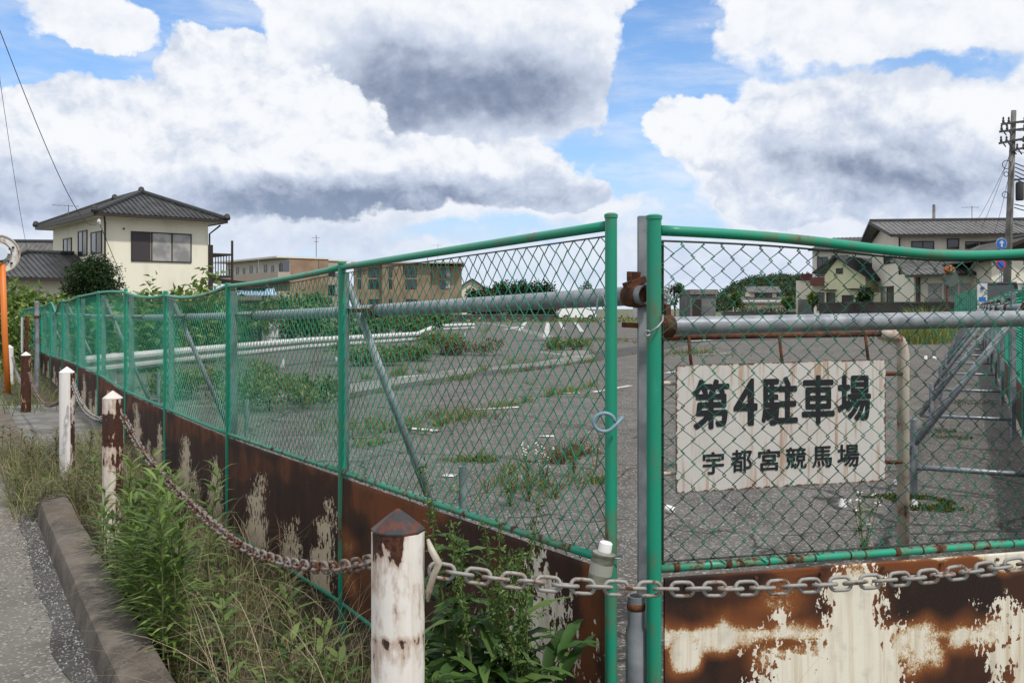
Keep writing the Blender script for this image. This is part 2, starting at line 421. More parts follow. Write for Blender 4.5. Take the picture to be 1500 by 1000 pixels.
M['field'] = mat('rough_ground', (.08, .085, .05), .95, 0, lambda nt, b: mixc(nt, noise(nt, pos(nt), .25, 8, .65).step(.35, .65), (.055, .075, .028), (.15, .14, .10)))
def kerbfn(nt, b):
    p = pos(nt); a = noise(nt, p, 5, 8, .65); f = noise(nt, p, 70, 4)
    c = mixc(nt, a.step(.32, .68), (.055, .046, .038), (.150, .128, .106))
    c = mixc(nt, noise(nt, p, 2.2, 5).step(.5, .72, 0, .6), c, (.10, .07, .045))
    c = mixc(nt, f.step(.52, .75, 0, .5), c, (.22, .20, .18))
    bump(nt, b, f + a, .006, .7)
    return c
M['kerb'] = mat('stained_kerb_concrete', (.15, .13, .11), .9, 0, kerbfn)
M['concrete'] = mat('grey_concrete', (.2, .19, .18), .9, 0, lambda nt, b: mixc(nt, noise(nt, pos(nt), 3, 8, .65).step(.3, .7), (.10, .098, .092), (.21, .205, .195)))
M['dark_concrete'] = mat('mossy_concrete', (.08, .08, .075), .9, 0, lambda nt, b: mixc(nt, noise(nt, pos(nt), 1.5, 8, .65).step(.3, .7), (.03, .032, .028), (.10, .098, .09)))
M['line'] = mat('worn_white_line', (.6, .6, .58), .8, 0, lambda nt, b: mixc(nt, noise(nt, pos(nt), 7, 7, .7).step(.40, .60), (.66, .66, .64), (.17, .165, .16)))
M['white'] = mat('white_enamel', (.78, .78, .77), .4, 0, lambda nt, b: mixc(nt, noise(nt, pos(nt), 2, 7, .65).step(.52, .75, 0, .5), (.52, .52, .51), (.30, .27, .24)))
M['plastic'] = mat('white_plastic', (.8, .8, .8), .4)
M['tin'] = mat('brushed_tin', (.30, .31, .25), .4, .6, lambda nt, b: mixc(nt, noise(nt, scaled(nt, pos(nt), (1, 1, 6)), 12, 4).step(.35, .65), (.20, .21, .16), (.42, .42, .36)))
M['label'] = mat('faded_can_label', (.30, .31, .27), .6)
M['blue_grey'] = mat('blue_grey_coating', (.16, .27, .33), .45)
M['orange'] = mat('orange_paint', (.62, .17, .03), .45, 0, lambda nt, b: mixc(nt, noise(nt, pos(nt), 5, 6).step(.5, .75, 0, .6), (.64, .17, .025), (.38, .12, .04)))
M['orange_rust'] = worn('rusted_orange_paint', (.50, .17, .05), amount=.5, scale=8)
M['mirror_dark'] = mat('dull_mirror', (.12, .14, .13), .25, .6)
M['mirror'] = mat('mirror', (.75, .78, .8), .06, 1.0)
M['mirror_back'] = mat('mirror_back_plate', (.55, .56, .56), .5, 0, lambda nt, b: mixc(nt, noise(nt, pos(nt), 6, 6).step(.5, .7), (.60, .61, .60), (.28, .18, .12)))

def leafmat(name, cols, rough=.5, trans=.25):
    def fn(nt, b):
        r = island(nt)
        c = mixc(nt, r.step(0, .5), cols[0], cols[1]); c = mixc(nt, r.step(.55, 1.0), c, cols[2])
        n = noise(nt, pos(nt), 1.1, 3)
        c = mixc(nt, n.step(.35, .7, 0, .45), c, cols[0])
        try:
            b.inputs['Subsurface Weight'].default_value = 0.0
            tr = nt.nodes.new('ShaderNodeBsdfTranslucent'); mx = nt.nodes.new('ShaderNodeMixShader'); mx.inputs[0].default_value = trans
            nt.links.new(c, tr.inputs[0]); nt.links.new(b.outputs[0], mx.inputs[1]); nt.links.new(tr.outputs[0], mx.inputs[2])
            nt.links.new(mx.outputs[0], nt.nodes['Material Output'].inputs[0])
        except Exception: pass
        return c
    return mat(name, cols[1], rough, 0, fn, .3)
M['leaf'] = leafmat('mid_green_leaf', ((.035, .075, .016), (.085, .15, .035), (.17, .23, .07)))
M['weed'] = leafmat('lot_weed_leaf', ((.065, .105, .025), (.13, .18, .045), (.25, .26, .11)))
M['tall_grass'] = leafmat('tall_grass_blade', ((.12, .16, .035), (.20, .25, .06), (.33, .34, .14)))
M['leaf_bright'] = leafmat('fresh_green_leaf', ((.075, .135, .025), (.145, .225, .05), (.26, .33, .11)), .5, .3)
M['leaf_dark'] = leafmat('dark_green_leaf', ((.012, .030, .010), (.026, .058, .016), (.055, .095, .028)))
M['leaf_far'] = leafmat('far_green_leaf', ((.022, .045, .020), (.045, .078, .030), (.085, .12, .05)))
M['leaf_dock'] = leafmat('dock_leaf', ((.028, .065, .014), (.055, .12, .028), (.11, .18, .05)), .4)
M['grass'] = leafmat('grass_blade', ((.075, .12, .025), (.16, .20, .055), (.30, .29, .13)))
M['grass_dry'] = leafmat('dry_grass_blade', ((.15, .125, .07), (.30, .25, .15), (.46, .39, .26)))
M['weed_red'] = leafmat('reddish_weed', ((.10, .065, .035), (.12, .13, .045), (.19, .13, .075)))
M['stem'] = mat('plant_stem', (.10, .12, .04), .7)
M['bark'] = mat('bark', (.06, .05, .04), .9)
M['moss'] = leafmat('moss', ((.03, .06, .008), (.06, .10, .012), (.10, .14, .02)))
M['petal'] = mat('white_petal', (.8, .8, .74), .7)

# ------------------------------------------------------------------ ground, lot, road
def TL_(t0, t1): return sorted(set([t0, t1] + [t for t in (-6, 0, 3, 6, 9, 12, 15, 18.625, 24, 30) if t0 < t < t1]))
def sheet_tn(name, t0, t1, n0, n1, dz, m, wob=0.0):
    mb = MB(); tl = TL_(t0, t1)
    if wob: tl = sorted(set(tl + list(np.arange(t0, t1, .15))))
    k = len(tl) - 1
    def fn(a, b):
        t = tl[round(a * k)]; n = n0 + (n1 - n0) * b + (wob * mnoise.noise(Vector((t * 1.7, 0, 0))) + wob * .5 * mnoise.noise(Vector((t * 6, 3, 0))) if b < .5 else 0)
        return TN(t, n, zr(t) + dz)
    mb.grid(fn, k, 1)
    return struct(mb.build(name, m))
def build_ground():
    ts = [-600, -6, 0, 3, 6, 9, 12, 15, 18.625, 24, 30, 600]; ns = [-600, -12, -3, -1.1, -.9, .02, .06, 3, 20, 900]
    vs = [TN(t, n, (zr(t) if n < .03 else LOTZ)) for n in ns for t in ts]
    k = len(ts)
    fs = [(j * k + i, j * k + i + 1, (j + 1) * k + i + 1, (j + 1) * k + i) for j in range(len(ns) - 1) for i in range(k - 1)]
    mb = MB(); mb.add(vs, fs); struct(mb.build('ground', M['field']))
    K = KC
    e = K + RD * 46
    a = TN(.1, .04, 0); b = TN(34, .04, 0)
    mb = MB(); z = LOTZ + .004
    ring = [(a.x, a.y), (GP.x, GP.y + .03), (K.x, K.y), (e.x, e.y), (e.x - 14, 92), (-12, 92), (-22, 60), (b.x, b.y)]
    mb.add([(x, y, z) for x, y in ring], [tuple(range(len(ring)))])
    struct(mb.build('parking_lot', M['lot']))
    sheet_tn('road', -8, 60, -9, -1.085, .004, M['road'])
    sheet_tn('road_grit', -8, 12, -1.22, -1.08, .009, M['gravel'], .07)
    mb = MB(); nn = [(-.9, 0), (.015, 0), (.05, 1), (.10, 1)]
    tl = TL_(-8, 60); mb.grid(lambda a, b: TN(tl[round(a * (len(tl) - 1))], nn[round(b * 3)][0], (LOTZ + .002 if nn[round(b * 3)][1] else zr(tl[round(a * (len(tl) - 1))]) + .006)), len(tl) - 1, 3)
    struct(mb.build('verge', M['soil']))
RD = Vector((.431, .902, 0)).normalized()
RN = Vector((-RD.y, RD.x, 0))                    # into the lot
GP = Vector((.4086, 2.75, 0)); GD = Vector((.94, .34, 0)).normalized()
KC = Vector((2.21, 3.40, 0))
build_ground()

def build_kerb():
    mb = MB(); prof = [(-1.10, 0), (-1.088, .10), (-1.075, .135), (-1.05, .15), (-.92, .155), (-.895, .145), (-.885, .12), (-.885, -.02)]
    t0, t1, seg = -3.0, 5.72, 60
    vs, fs = [], []
    for i in range(seg + 1):
        t = t0 + (t1 - t0) * i / seg
        for j, (n, h) in enumerate(prof):
            w = mnoise.noise(Vector((t * 2.3, j * .7, 0))) * .006
            vs.append(TN(t, n + w, zr(t) + h + w))
    k = len(prof)
    for i in range(seg):
        for j in range(k - 1):
            fs.append((i * k + j, i * k + j + 1, (i + 1) * k + j + 1, (i + 1) * k + j))
    fs.append(tuple(range(k))); fs.append(tuple(seg * k + j for j in range(k - 1, -1, -1)))
    mb.add(vs, fs); struct(mb.build('kerb', M['kerb'], smooth='auto'))
    # lowered kerb and concrete apron further along
    mb = MB()
    for (t0, t1) in ((8.0, 9.6), (9.65, 12.5)):
        mb.hexa([TN(t0, -1.2, zr(t0) - .02), TN(t1, -1.2, zr(t1) - .02), TN(t1, -.95, zr(t1) - .02), TN(t0, -.95, zr(t0) - .02)],
                [TN(t0, -1.2, zr(t0) + .03), TN(t1, -1.2, zr(t1) + .03), TN(t1, -.95, zr(t1) + .06), TN(t0, -.95, zr(t0) + .06)])
    struct(mb.build('lowered_kerb', M['kerb']))
    sheet_tn('concrete_apron', 7.4, 13.2, -.94, -.04, .03, M['concrete'])
build_kerb()

def lot_marks():
    def ribbon(name, pts, w, m, dz):
        mb = MB(); q = [G(*p) for p in pts]
        vs = []
        for i, p in enumerate(q):
            d = (q[min(i + 1, len(q) - 1)] - q[max(i - 1, 0)]).normalized(); s = Vector((-d.y, d.x, 0)) * w / 2
            vs += [p + s + Vector((0, 0, dz)), p - s + Vector((0, 0, dz))]
        mb.add(vs, [(2 * i, 2 * i + 1, 2 * i + 3, 2 * i + 2) for i in range(len(q) - 1)])
        return struct(mb.build(name, m))
    ribbon('asphalt_patch', [(430, 585), (560, 563), (700, 543), (800, 533), (895, 518), (960, 508), (1010, 500)], 1.5, M['lot_dark'], .008)
    ribbon('asphalt_patch', [(790, 500), (850, 497), (905, 495)], 2.6, M['lot_dark'], .008)
    ribbon('asphalt_patch', [(980, 500), (1100, 497), (1250, 492)], 2.2, M['lot_dark'], .008)
    ribbon('asphalt_track', [(690, 470), (745, 478), (800, 492), (838, 508), (850, 524), (800, 533), (700, 541), (560, 561), (430, 583)], .9, M['lot_pale'], .010)
    for a, b in (((690, 601), (760, 597)), ((592, 627), (640, 632)), ((800, 577), (850, 576)), ((470, 569), (500, 568)), ((585, 553), (615, 550)), ((788, 640), (812, 640)),
                 ((740, 483), (768, 477)), ((800, 494), (803, 470)), ((760, 484), (775, 466)), ((790, 516), (860, 524)), ((650, 697), (668, 698)), ((1020, 520), (1075, 517)), ((1010, 500), (1040, 498)),
                 ((870, 575), (925, 565)), ((975, 547), (1010, 541)), ((340, 560), (370, 558)), ((820, 470), (826, 482)), ((843, 472), (852, 486))):
        ribbon('parking_line', [a, b], .13 if a[1] > 500 else .3, M['line'], .012)
lot_marks()

# ------------------------------------------------------------------ chain-link fences
def link_mesh(mb, A, B, za, zb, h0, h1, w=.069, hh=.067, r=.0019, sides=4, bulge=None, drop=None):
    """woven zigzag wires between plan points A, B; z runs from the rail line za..zb by fractions"""
    L = (B - A).length; dirv = (B - A) / L; nrm = Vector((dirv.y, -dirv.x, 0))
    ncol = int(L / (w / 2))
    for i in range(ncol):
        s0, s1 = i * w / 2, (i + 1) * w / 2
        pts = []
        nj = int(1.3 / (hh / 2)); last = None
        for j in range(nj):
            s = s0 if (i + j) % 2 == 0 else s1
            s_ = s + (.004 if (i + j) % 2 else -.004)
            f = s / L
            zl = h0[0] + (h0[1] - h0[0]) * f; zh = h1[0] + (h1[1] - h1[0]) * f
            if drop: zh += drop(f)
            z = zl + j * hh / 2 + .004 * math.sin(i * 1.7 + j)
            if z > zh:
                if pts:
                    pv = pts[-1]; g = (zh - pv.z) / max(1e-4, z - pv.z); p = A + dirv * s_; e = pv.lerp(Vector((p.x, p.y, z)), g); pts.append(e)
                break
            off = (.0035 if (i + j) % 2 else -.0035)
            if bulge: off += bulge(f, (z - zl) / max(.1, zh - zl))
            p = A + dirv * s_ + nrm * off
            pts.append(Vector((p.x, p.y, z)))
        if len(pts) > 1: mb.tube(pts, r, sides, cap=False)

def rail_pts(A, B, za, zb, sag, n=12, bow=None):
    out = []
    for i in range(n + 1):
        f = i / n; p = A.lerp(B, f)
        z = za + (zb - za) * f + (sag(f) if callable(sag) else sag * 4 * f * (1 - f))
        out.append(Vector((p.x, p.y, z)))
    return out

TOPZ = [1.771, 1.723, 1.664, 1.645, 1.70, 1.705, 1.672, 1.62, 1.60, 1.53, 1.50, 1.47, 1.45]
RAILT = [1.737, 1.695, 1.645, 1.605, 1.66, 1.685, 1.655, 1.605, 1.585, 1.515, 1.485, 1.455, 1.435]
RAILB = [.764, .70, .635, .612, .60, .65, .65, .64, .60, .585, .57, .56, .55]
LOWR = [.05, .06, -.02, -.02, .0, .03, .04, .05, .06, .07, .08, .09, .10]
SAGS = [.0, -.012, -.045, -.035, .012, .0, -.02, None, -.01, 0, 0, 0]

def sheet_attr(pts, spec_peel, spec_soft, spec_tone=(), dim=0.0):
    U = np.array([uv(p) for p in pts])
    def fld(spec, base=0.0):
        a = np.full(len(U), base)
        for (x0, x1, y0, y1, s, v) in spec:      # soft-edged boxes in (u, v) of the photo, laid onto the sheet
            s = s * 1.25; jx = np.array([mnoise.noise(Vector((p[0] * 9, p[2] * 9, 3))) for p in pts]) * s * .5; jy = np.array([mnoise.noise(Vector((p[0] * 9, p[2] * 9, 17))) for p in pts]) * s * .5
            dx = np.maximum(np.maximum(x0 - U[:, 0] + jx, U[:, 0] + jx - x1), 0) / s
            dy = np.maximum(np.maximum(y0 - U[:, 1] + jy, U[:, 1] + jy - y1), 0) / s
            a = np.maximum(a, v * np.clip(1 - np.sqrt(dx ** 2 + dy ** 2), 0, 1)) if v > 0 else a + v * np.clip(1 - np.sqrt(dx ** 2 + dy ** 2), 0, 1)
        return a
    return {'paint': fld(spec_peel), 'soft': fld(spec_soft), 'tone': fld(spec_tone, .45), 'dim': np.full(len(U), dim)}

def steel_sheet(A, B, zt0, zt1, zb0, zb1, parent, specs, nu=90, nv=34):
    mb = MB(); d = (B - A).normalized(); nrm = Vector((d.y, -d.x, 0))
    if nrm.y > 0: nrm = -nrm
    def fn(a, b, o=0.0):
        p = A.lerp(B, a); zb = zb0 + (zb1 - zb0) * a; zt = zt0 + (zt1 - zt0) * a
        w = .006 * mnoise.noise(Vector((p.x * 3, b * 2, p.y * 3)))
        return Vector((p.x, p.y, zb + (zt - zb) * b)) + nrm * (w + o)
    mb.grid(lambda a, b: fn(a, b, .004), nu, nv)
    mb.grid(lambda a, b: fn(1 - a, b, -.004), nu, nv)
    k = (nu + 1) * (nv + 1)
    top = nv * (nu + 1)
    mb.f += [(top + i, top + i + 1, k + top + nu - i - 1, k + top + nu - i) for i in range(nu)]
    mb.fm += [0] * nu
    return mb.build('steel_sheet', M['sheet'], parent, smooth=True, attrs=sheet_attr(mb.v, *specs))

def post(parent, p, z0, z1, r, m, cap=True, name='post'):
    mb = MB(); mb.lathe((p.x, p.y, 0), [(r, z0), (r, z1 - .012)] + ([(r * 1.12, z1 - .012), (r * 1.12, z1 - .002), (r * .7, z1 + .002)] if cap else [(r, z1)]), 14)
    return mb.build(name, m, parent, smooth='auto')

def left_fence():
    t = thing('chain_link_fence', (P0.x, P0.y, 0), 'long green chain-link fence over rusty steel sheets, receding to the left behind the bollards', 'fence')
    rnd = random.Random(4)
    for k in range(13):
        p = TN(SP * k, 0); d = p.y
        lean = .0
        near = k < 3
        post(t, p, zr(SP * k) - .05, TOPZ[k], .0185 if k else .0178, M['green'] if near else M['green_far'])
        if k == 12: break
        q = TN(SP * (k + 1), 0); A = p + FD * .02; B = q - FD * .02
        sg = SAGS[k]
        if sg is None: sagf = lambda f: -.20 * max(0, 1 - abs(f - .55) / .35)
        else: sagf = lambda f, sg=sg: sg * 4 * f * (1 - f)
        mb = MB(); mb.tube(rail_pts(A, B, RAILT[k], RAILT[k + 1], sagf, 14), .0155, 10)
        mb.build('top_rail', M['green'] if k < 3 else M['green_far'], t, smooth=True)
        mb = MB(); mb.tube(rail_pts(A, B, RAILB[k], RAILB[k + 1], -.003, 8), .0135, 8)
        mb.build('bottom_rail', M['green_rusty'] if k < 2 else M['green_far'], t, smooth=True)
        mb = MB(); mb.tube(rail_pts(A, B, LOWR[k], LOWR[k + 1], 0.0, 4), .0125, 8)
        mb.build('lower_rail', M['green_far'], t, smooth=True)
        mb = MB(); mb.tube(rail_pts(A, B, RAILT[k] - .030, RAILT[k + 1] - .030, sagf, 14), .003, 4)
        mb.tube([A + FD * .004 + Vector((0, 0, RAILB[k] + .02)), A + FD * .004 + Vector((0, 0, RAILT[k] - .03))], .003, 4)
        mb.build('tension_wire', M['wire_dark'], t)
        mb = MB()
        link_mesh(mb, A, B, 0, 0, (RAILB[k] - .02, RAILB[k + 1] - .02), (RAILT[k] - .030, RAILT[k + 1] - .030), drop=sagf,
                  r=.0020 if k < 3 else .0015, sides=5 if k < 2 else (4 if k < 5 else 3),
                  bulge=lambda f, h: .018 * math.sin(f * 7) * math.sin(h * 3.1))
        mb.build('wire_mesh', M['wire'] if k < 3 else M['green_far'], t, smooth=k < 2)
        # rusty sheet below
        if k == 0:
            specs = ([(770, 805, 880, 1100, 45, .78), (785, 800, 815, 900, 22, .62), (700, 760, 960, 1100, 70, .45), (870, 872, 930, 1000, 20, .3)],
                     [(512, 514, 800, 860, 34, .5), (530, 540, 840, 900, 60, .35)], [(540, 640, 700, 760, 60, .8), (860, 900, 800, 1000, 30, .75), (850, 870, 930, 1000, 40, .9)])
        else:
            u0, v0 = uv(Vector((p.x, p.y, RAILB[k]))); u1, v1 = uv(Vector((q.x, q.y, RAILB[k + 1]))); vb = uv(Vector((p.x, p.y, LOWR[k])))[1]
            s = abs(u0 - u1); hgt = vb - v0; pe = []
            for c in ((.14, .26, .30), (.40, .50, .52), (.64, .73, .20)):
                j = rnd.uniform(-.05, .05); vv = v0 + (v1 - v0) * (c[0] + j)
                m_ = c[0] + j + rnd.uniform(.03, .08); top = c[2] + rnd.uniform(-.08, .10); w_ = rnd.uniform(.5, 1.2)
                for q, (hw, dh, val) in enumerate(((.010, 0, .62), (.038 * w_, .14, .74), (.072 * w_, .34, .86), (.05 * w_, .6, .84))):
                    o = rnd.uniform(-.03, .03)
                    pe.append((u0 - s * (m_ + o + hw), u0 - s * (m_ + o - hw), vv + hgt * (top + dh), v0 + hgt * (2 if q > 1 else top + dh + .5), s * .075, val))
            specs = (pe, [], [(u1, u0, v0 - 20, v0 + hgt * .02, hgt * .22, .66)], .6)
        steel_sheet(A + FD * .0, B, RAILB[k] - .03, RAILB[k + 1] - .03, LOWR[k] + .012, LOWR[k + 1] + .012, t, specs, 110 if k < 2 else 60, 44)
    return t
left_fence()

def gate_panel():
    A = GP + GD * .02; B = KC - GD * .02
    t = thing('chain_link_fence', (GP.x, GP.y, 0), 'green chain-link panel facing the camera over a white and rust sheet, right of the gap', 'fence')
    post(t, GP, -.05, 1.765, .0215, M['green']); post(t, KC, -.05, 1.74, .0215, M['green'])
    zA, zB = 1.722, 1.72
    def sag(f):
        return -.042 * math.exp(-((f - .56) / .27) ** 2) - .015 * f
    mb = MB(); mb.tube(rail_pts(A, B, zA, zB, sag, 30), .0155, 12); mb.build('top_rail', M['green'], t, smooth=True)
    zb0, zb1 = HC - (832 - 450) * 2.76 / F, HC - (783 - 450) * 3.39 / F + .0
    zb1 = .69
    mb = MB(); mb.tube(rail_pts(A, B, zb0, zb1, 0, 8), .0125, 10); mb.build('bottom_rail', M['green_rusty'], t, smooth=True)
    for k in range(19):
        f = (k + .5) / 19 + .012 * math.sin(k * 2.4); p = Vector((*A.lerp(B, f).xy, zb0 + (zb1 - zb0) * f)); w = .003 + .007 * (k in (0, 2, 4, 8))
        mb = MB(); mb.tube([p - GD * w, p + GD * w], .0136, 10)
        mb.build('tie_band', M['rust'], t, smooth=True)
    mb = MB(); mb.tube(rail_pts(A, B, zA - .030, zB - .016, lambda f: sag(f) * .93, 30), .0032, 5)
    mb.tube([A + Vector((0, 0, zb0)) + GD * .008, A + Vector((0, 0, zA - .03)) + GD * .008], .004, 5)
    mb.tube(rail_pts(A, B, zb0 + .02, zb1 + .02, 0, 8), .003, 5)
    mb.build('tension_wire', M['wire_dark'], t)
    mb = MB(); link_mesh(mb, A, B, 0, 0, (zb0, zb1), (zA - .030, zB - .016), drop=sag, sides=5, r=.0020, bulge=lambda f, h: .01 * math.sin(f * 9 + h * 2))
    mb.build('wire_mesh', M['wire_gate'], t, smooth=True)
    z = lambda x, y: (940 + x / 2.679, 760 + y / 2.679)
    def bx(x0, x1, y0, y1, s, v):
        a = z(x0, y0); b = z(x1, y1); return (a[0], b[0], a[1], b[1], s / 2.679, v)
    peel = [bx(800, 880, 290, 900, 130, 1.0), bx(760, 920, 460, 900, 130, .95), bx(560, 760, 560, 900, 150, .86), bx(460, 560, 640, 900, 90, .72), bx(1480, 1900, 460, 900, 180, .98), bx(1410, 1440, 330, 480, 70, .7), bx(545, 550, 390, 440, 45, .7), bx(960, 1010, 600, 900, 90, .7)]
    soft = [bx(60, 1900, 450, 450, 85, .80), bx(165, 168, 440, 570, 90, .95), bx(320, 322, 448, 452, 90, .95), bx(840, 850, 210, 480, 150, .7), bx(1000, 1100, 470, 520, 110, .85),
            bx(500, 560, 310, 330, 150, .5), bx(900, 1900, 135, 138, 42, .9), bx(1400, 1900, 150, 160, 60, 1.0), bx(500, 740, 500, 560, 110, .6), bx(1500, 1900, 450, 900, 150, .7)]
    tone = [bx(70, 700, 180, 215, 30, .8), bx(760, 1300, 150, 190, 40, .95), bx(200, 560, 300, 420, 120, .7), bx(1000, 1280, 480, 640, 60, .55), bx(980, 1400, 230, 420, 20, -.28), bx(80, 480, 230, 300, 40, -.25), bx(180, 420, 500, 640, 40, -.1)]
    steel_sheet(A + GD * .012, B, zb0 - .028, zb1 - .028, .0, .0, t, (peel, soft, tone), 220, 90)
    for k in range(8):
        mb = MB(); f = (k + .35) / 8; p = A.lerp(B, f) + Vector((GD.y, -GD.x, 0)) * .009; zz = zb0 + (zb1 - zb0) * f - .045
        mb.tube([(p.x, p.y, zz), (p.x + GD.y * .006, p.y - GD.x * .006, zz)], .006, 8)
        mb.build('bolt', M['rust'], t)
gate_panel()

def right_fence():
    t = thing('chain_link_fence', (KC.x, KC.y, 0), 'green chain-link fence along the right edge of the lot, behind the slanting grey braces', 'fence')
    for k in range(19):
        p = KC + RD * 1.88 * k; q = KC + RD * 1.88 * (k + 1)
        if k: post(t, p, 0, 1.72, .0185, M['green_far'])
        A, B = p + RD * .02, q - RD * .02
        mb = MB(); mb.tube(rail_pts(A, B, 1.68, 1.68, -.02 * (k % 3), 8), .0155, 8); mb.build('top_rail', M['green_far'], t, smooth=True)
        mb = MB(); mb.tube(rail_pts(A, B, .66, .66, 0, 2), .0135, 8); mb.build('bottom_rail', M['green_far'], t, smooth=True)
        mb = MB(); link_mesh(mb, A, B, 0, 0, (.66, .66), (1.65, 1.65), sides=3, r=.0026); mb.build('wire_mesh', M['green_far'], t)
        n = (uv(p)[0], 0)
        steel_sheet(A, B, .64, .64, .15, .15, t, ([], [], [(0, 3000, 400, 560, 60, .7)]), 30, 16)
right_fence()

# ------------------------------------------------------------------ guard pipes with their supports and braces
def guard_pipe():
    pts = []
    zs = [(0, 1.538), (2.45, 1.477), (5.0, 1.43), (7.8, 1.396), (10.7, 1.37), (16, 1.36), (27, 1.36)]
    S = Vector((.415, 2.95, 0))
    for tt, z in zs: p = S + FD * (tt - .0); pts.append(Vector((p.x, p.y, z)))
    t = thing('pipe_barrier', (S.x, S.y, LOTZ), 'grey galvanised pipe barrier on braced posts, running behind the left fence', 'barrier')
    mb = MB(); mb.tube(pts, .031, 16, cap=False); mb.tube([p + Vector((0, 0, 0)) for p in pts[::-1]], .028, 16, cap=False)
    c0 = pts[0]; mb.build('pipe', M['galv'], t, smooth=True)
    mb = MB(); p = pts[0] + FD * .06 + Vector((0, 0, -.002)); mb.tube([p - FD * .03, p - FD * .027, p - FD * .005, p + FD * .012, p + FD * .03], [.034, .037, .0385, .036, .035], 14); mb.beam(p + Vector((-.03, -.01, .03)), p + Vector((.03, .0, .052)), .05, .02); mb.tube([p + Vector((-.02, -.03, .045)), p + Vector((-.02, -.03, .075))], .008, 6)
    mb.beam(p + Vector((.0, 0, .03)), p + Vector((.005, -.01, .075)), .03, .006); mb.beam(p + Vector((.02, .0, .0)), p + Vector((.06, .03, -.075)), .05, .014)
    mb.build('clamp', M['rust'], t, smooth='auto')
    for k in range(1, 12):
        b = TN(SP * k + .20, .09); zt = TOPZ[k] - .05
        pz = np.interp(SP * k, [a for a, _ in zs], [b_ for _, b_ in zs])
        mb = MB(); mb.box((b.x - .02, b.y - .02, LOTZ), (b.x + .02, b.y + .02, zt)); mb.build('support_post', M['galv_dull'], t)
        mb = MB(); pp = S + FD * (SP * k - .05); pc = Vector((pp.x, pp.y, pz))
        mb.tube([pc - FD * .022, pc + FD * .022], .036, 10); mb.beam(pc, Vector((b.x, b.y, pz)), .03, .02); mb.build('clamp', M['rust'], t, smooth='auto')
        if k % 2:
            f = b + FN * .62
            mb = MB(); mb.tube([(b.x + FN.x * .02, b.y + FN.y * .02, zt - .06), (f.x, f.y, LOTZ + .02)], .021, 10); mb.build('brace', M['galv_dull'], t, smooth=True)
            s_ = b + FN * .68
            mb = MB(); mb.lathe((s_.x, s_.y, 0), [(.022, LOTZ), (.022, .63), (.018, .63), (.018, .55)], 12); mb.build('stub_post', M['galv_dull'], t, smooth='auto')
            mb = MB(); mb.tube([(b.x, b.y, .27), (s_.x, s_.y, .27)], .018, 8); mb.build('foot_bar', M['galv_dull'], t, smooth=True)
    # square end post beside the gap
    e = P(943, 450, 3.02)
    mb = MB(); mb.box((e.x - .018, e.y - .02, LOTZ), (e.x + .018, e.y + .02, P(0, 317, 3.02).z)); mb.build('end_post', M['galv_dull'], t)
    # right hand pipe
    a, b = P(968, 478, 3.02), P(1650, 463, 3.65)
    r = thing('pipe_barrier', (a.x, a.y, LOTZ), 'grey galvanised pipe barrier crossing behind the right-hand panel above the sign', 'barrier')
    mb = MB(); mb.tube([a, b], .0295, 16, cap=False); mb.build('pipe', M['galv'], r, smooth=True)
    d = (b - a).normalized()
    mb = MB(); mb.tube([a + d * .0, a + d * .008, a + d * .035, a + d * .043], [.03, .037, .037, .03], 12)
    mb.beam(a + Vector((-.02, 0, .0)), a + Vector((-.12, .02, .005)), .03, .016); mb.beam(a + d * .02, a + d * .02 + Vector((0, 0, .07)), .02, .02)
    mb.build('clamp', M['rust'], r, smooth='auto')
    mb = MB(); mb.lathe((b.x, b.y, 0), [(.025, LOTZ), (.025, 1.7)], 10); mb.build('support_post', M['galv_dull'], r)
    # right fence
    q0 = KC + RD * .3 + RN * .14
    q = thing('pipe_barrier', (q0.x, q0.y, LOTZ), 'grey galvanised pipe barrier with a row of long slanting braces along the right edge', 'barrier')
    mb = MB(); e = q0 + RD * 34; mb.tube([(q0.x, q0.y, 1.50), (e.x, e.y, 1.50)], .03, 12); mb.build('pipe', M['galv'], q, smooth=True)
    for k in range(2, 19, 2):
        b = KC + RD * (1.88 * k) + RN * .10
        mb = MB(); mb.box((b.x - .022, b.y - .022, LOTZ), (b.x + .022, b.y + .022, 1.66)); mb.build('support_post', M['galv_dull'], q)
        mb = MB(); c = Vector((b.x, b.y, 1.5)) + RN * .05; mb.tube([c - RD * .03, c + RD * .03], .045, 8); mb.beam(c + Vector((0, 0, .02)), c + Vector((0, 0, .1)), .03, .03); mb.build('clamp', M['rust'], q)
        if k % 2 == 0:
            f = b + RN * .92
            mb = MB(); mb.tube([(b.x + RN.x * .03, b.y + RN.y * .03, 1.56), (f.x, f.y, LOTZ + .2)], .025, 10); mb.build('brace', M['galv_dull'], q, smooth=True)
            s_ = b + RN * .80
            mb = MB(); mb.lathe((s_.x, s_.y, 0), [(.026, LOTZ), (.026, .66), (.02, .66)], 10); mb.build('stub_post', M['galv_dull'], q, smooth='auto')
            mb = MB(); mb.tube([(b.x, b.y, .30), (s_.x + RN.x * .12, s_.y + RN.y * .12, .30)], .02, 8); mb.build('foot_bar', M['galv'], q, smooth=True)
guard_pipe()

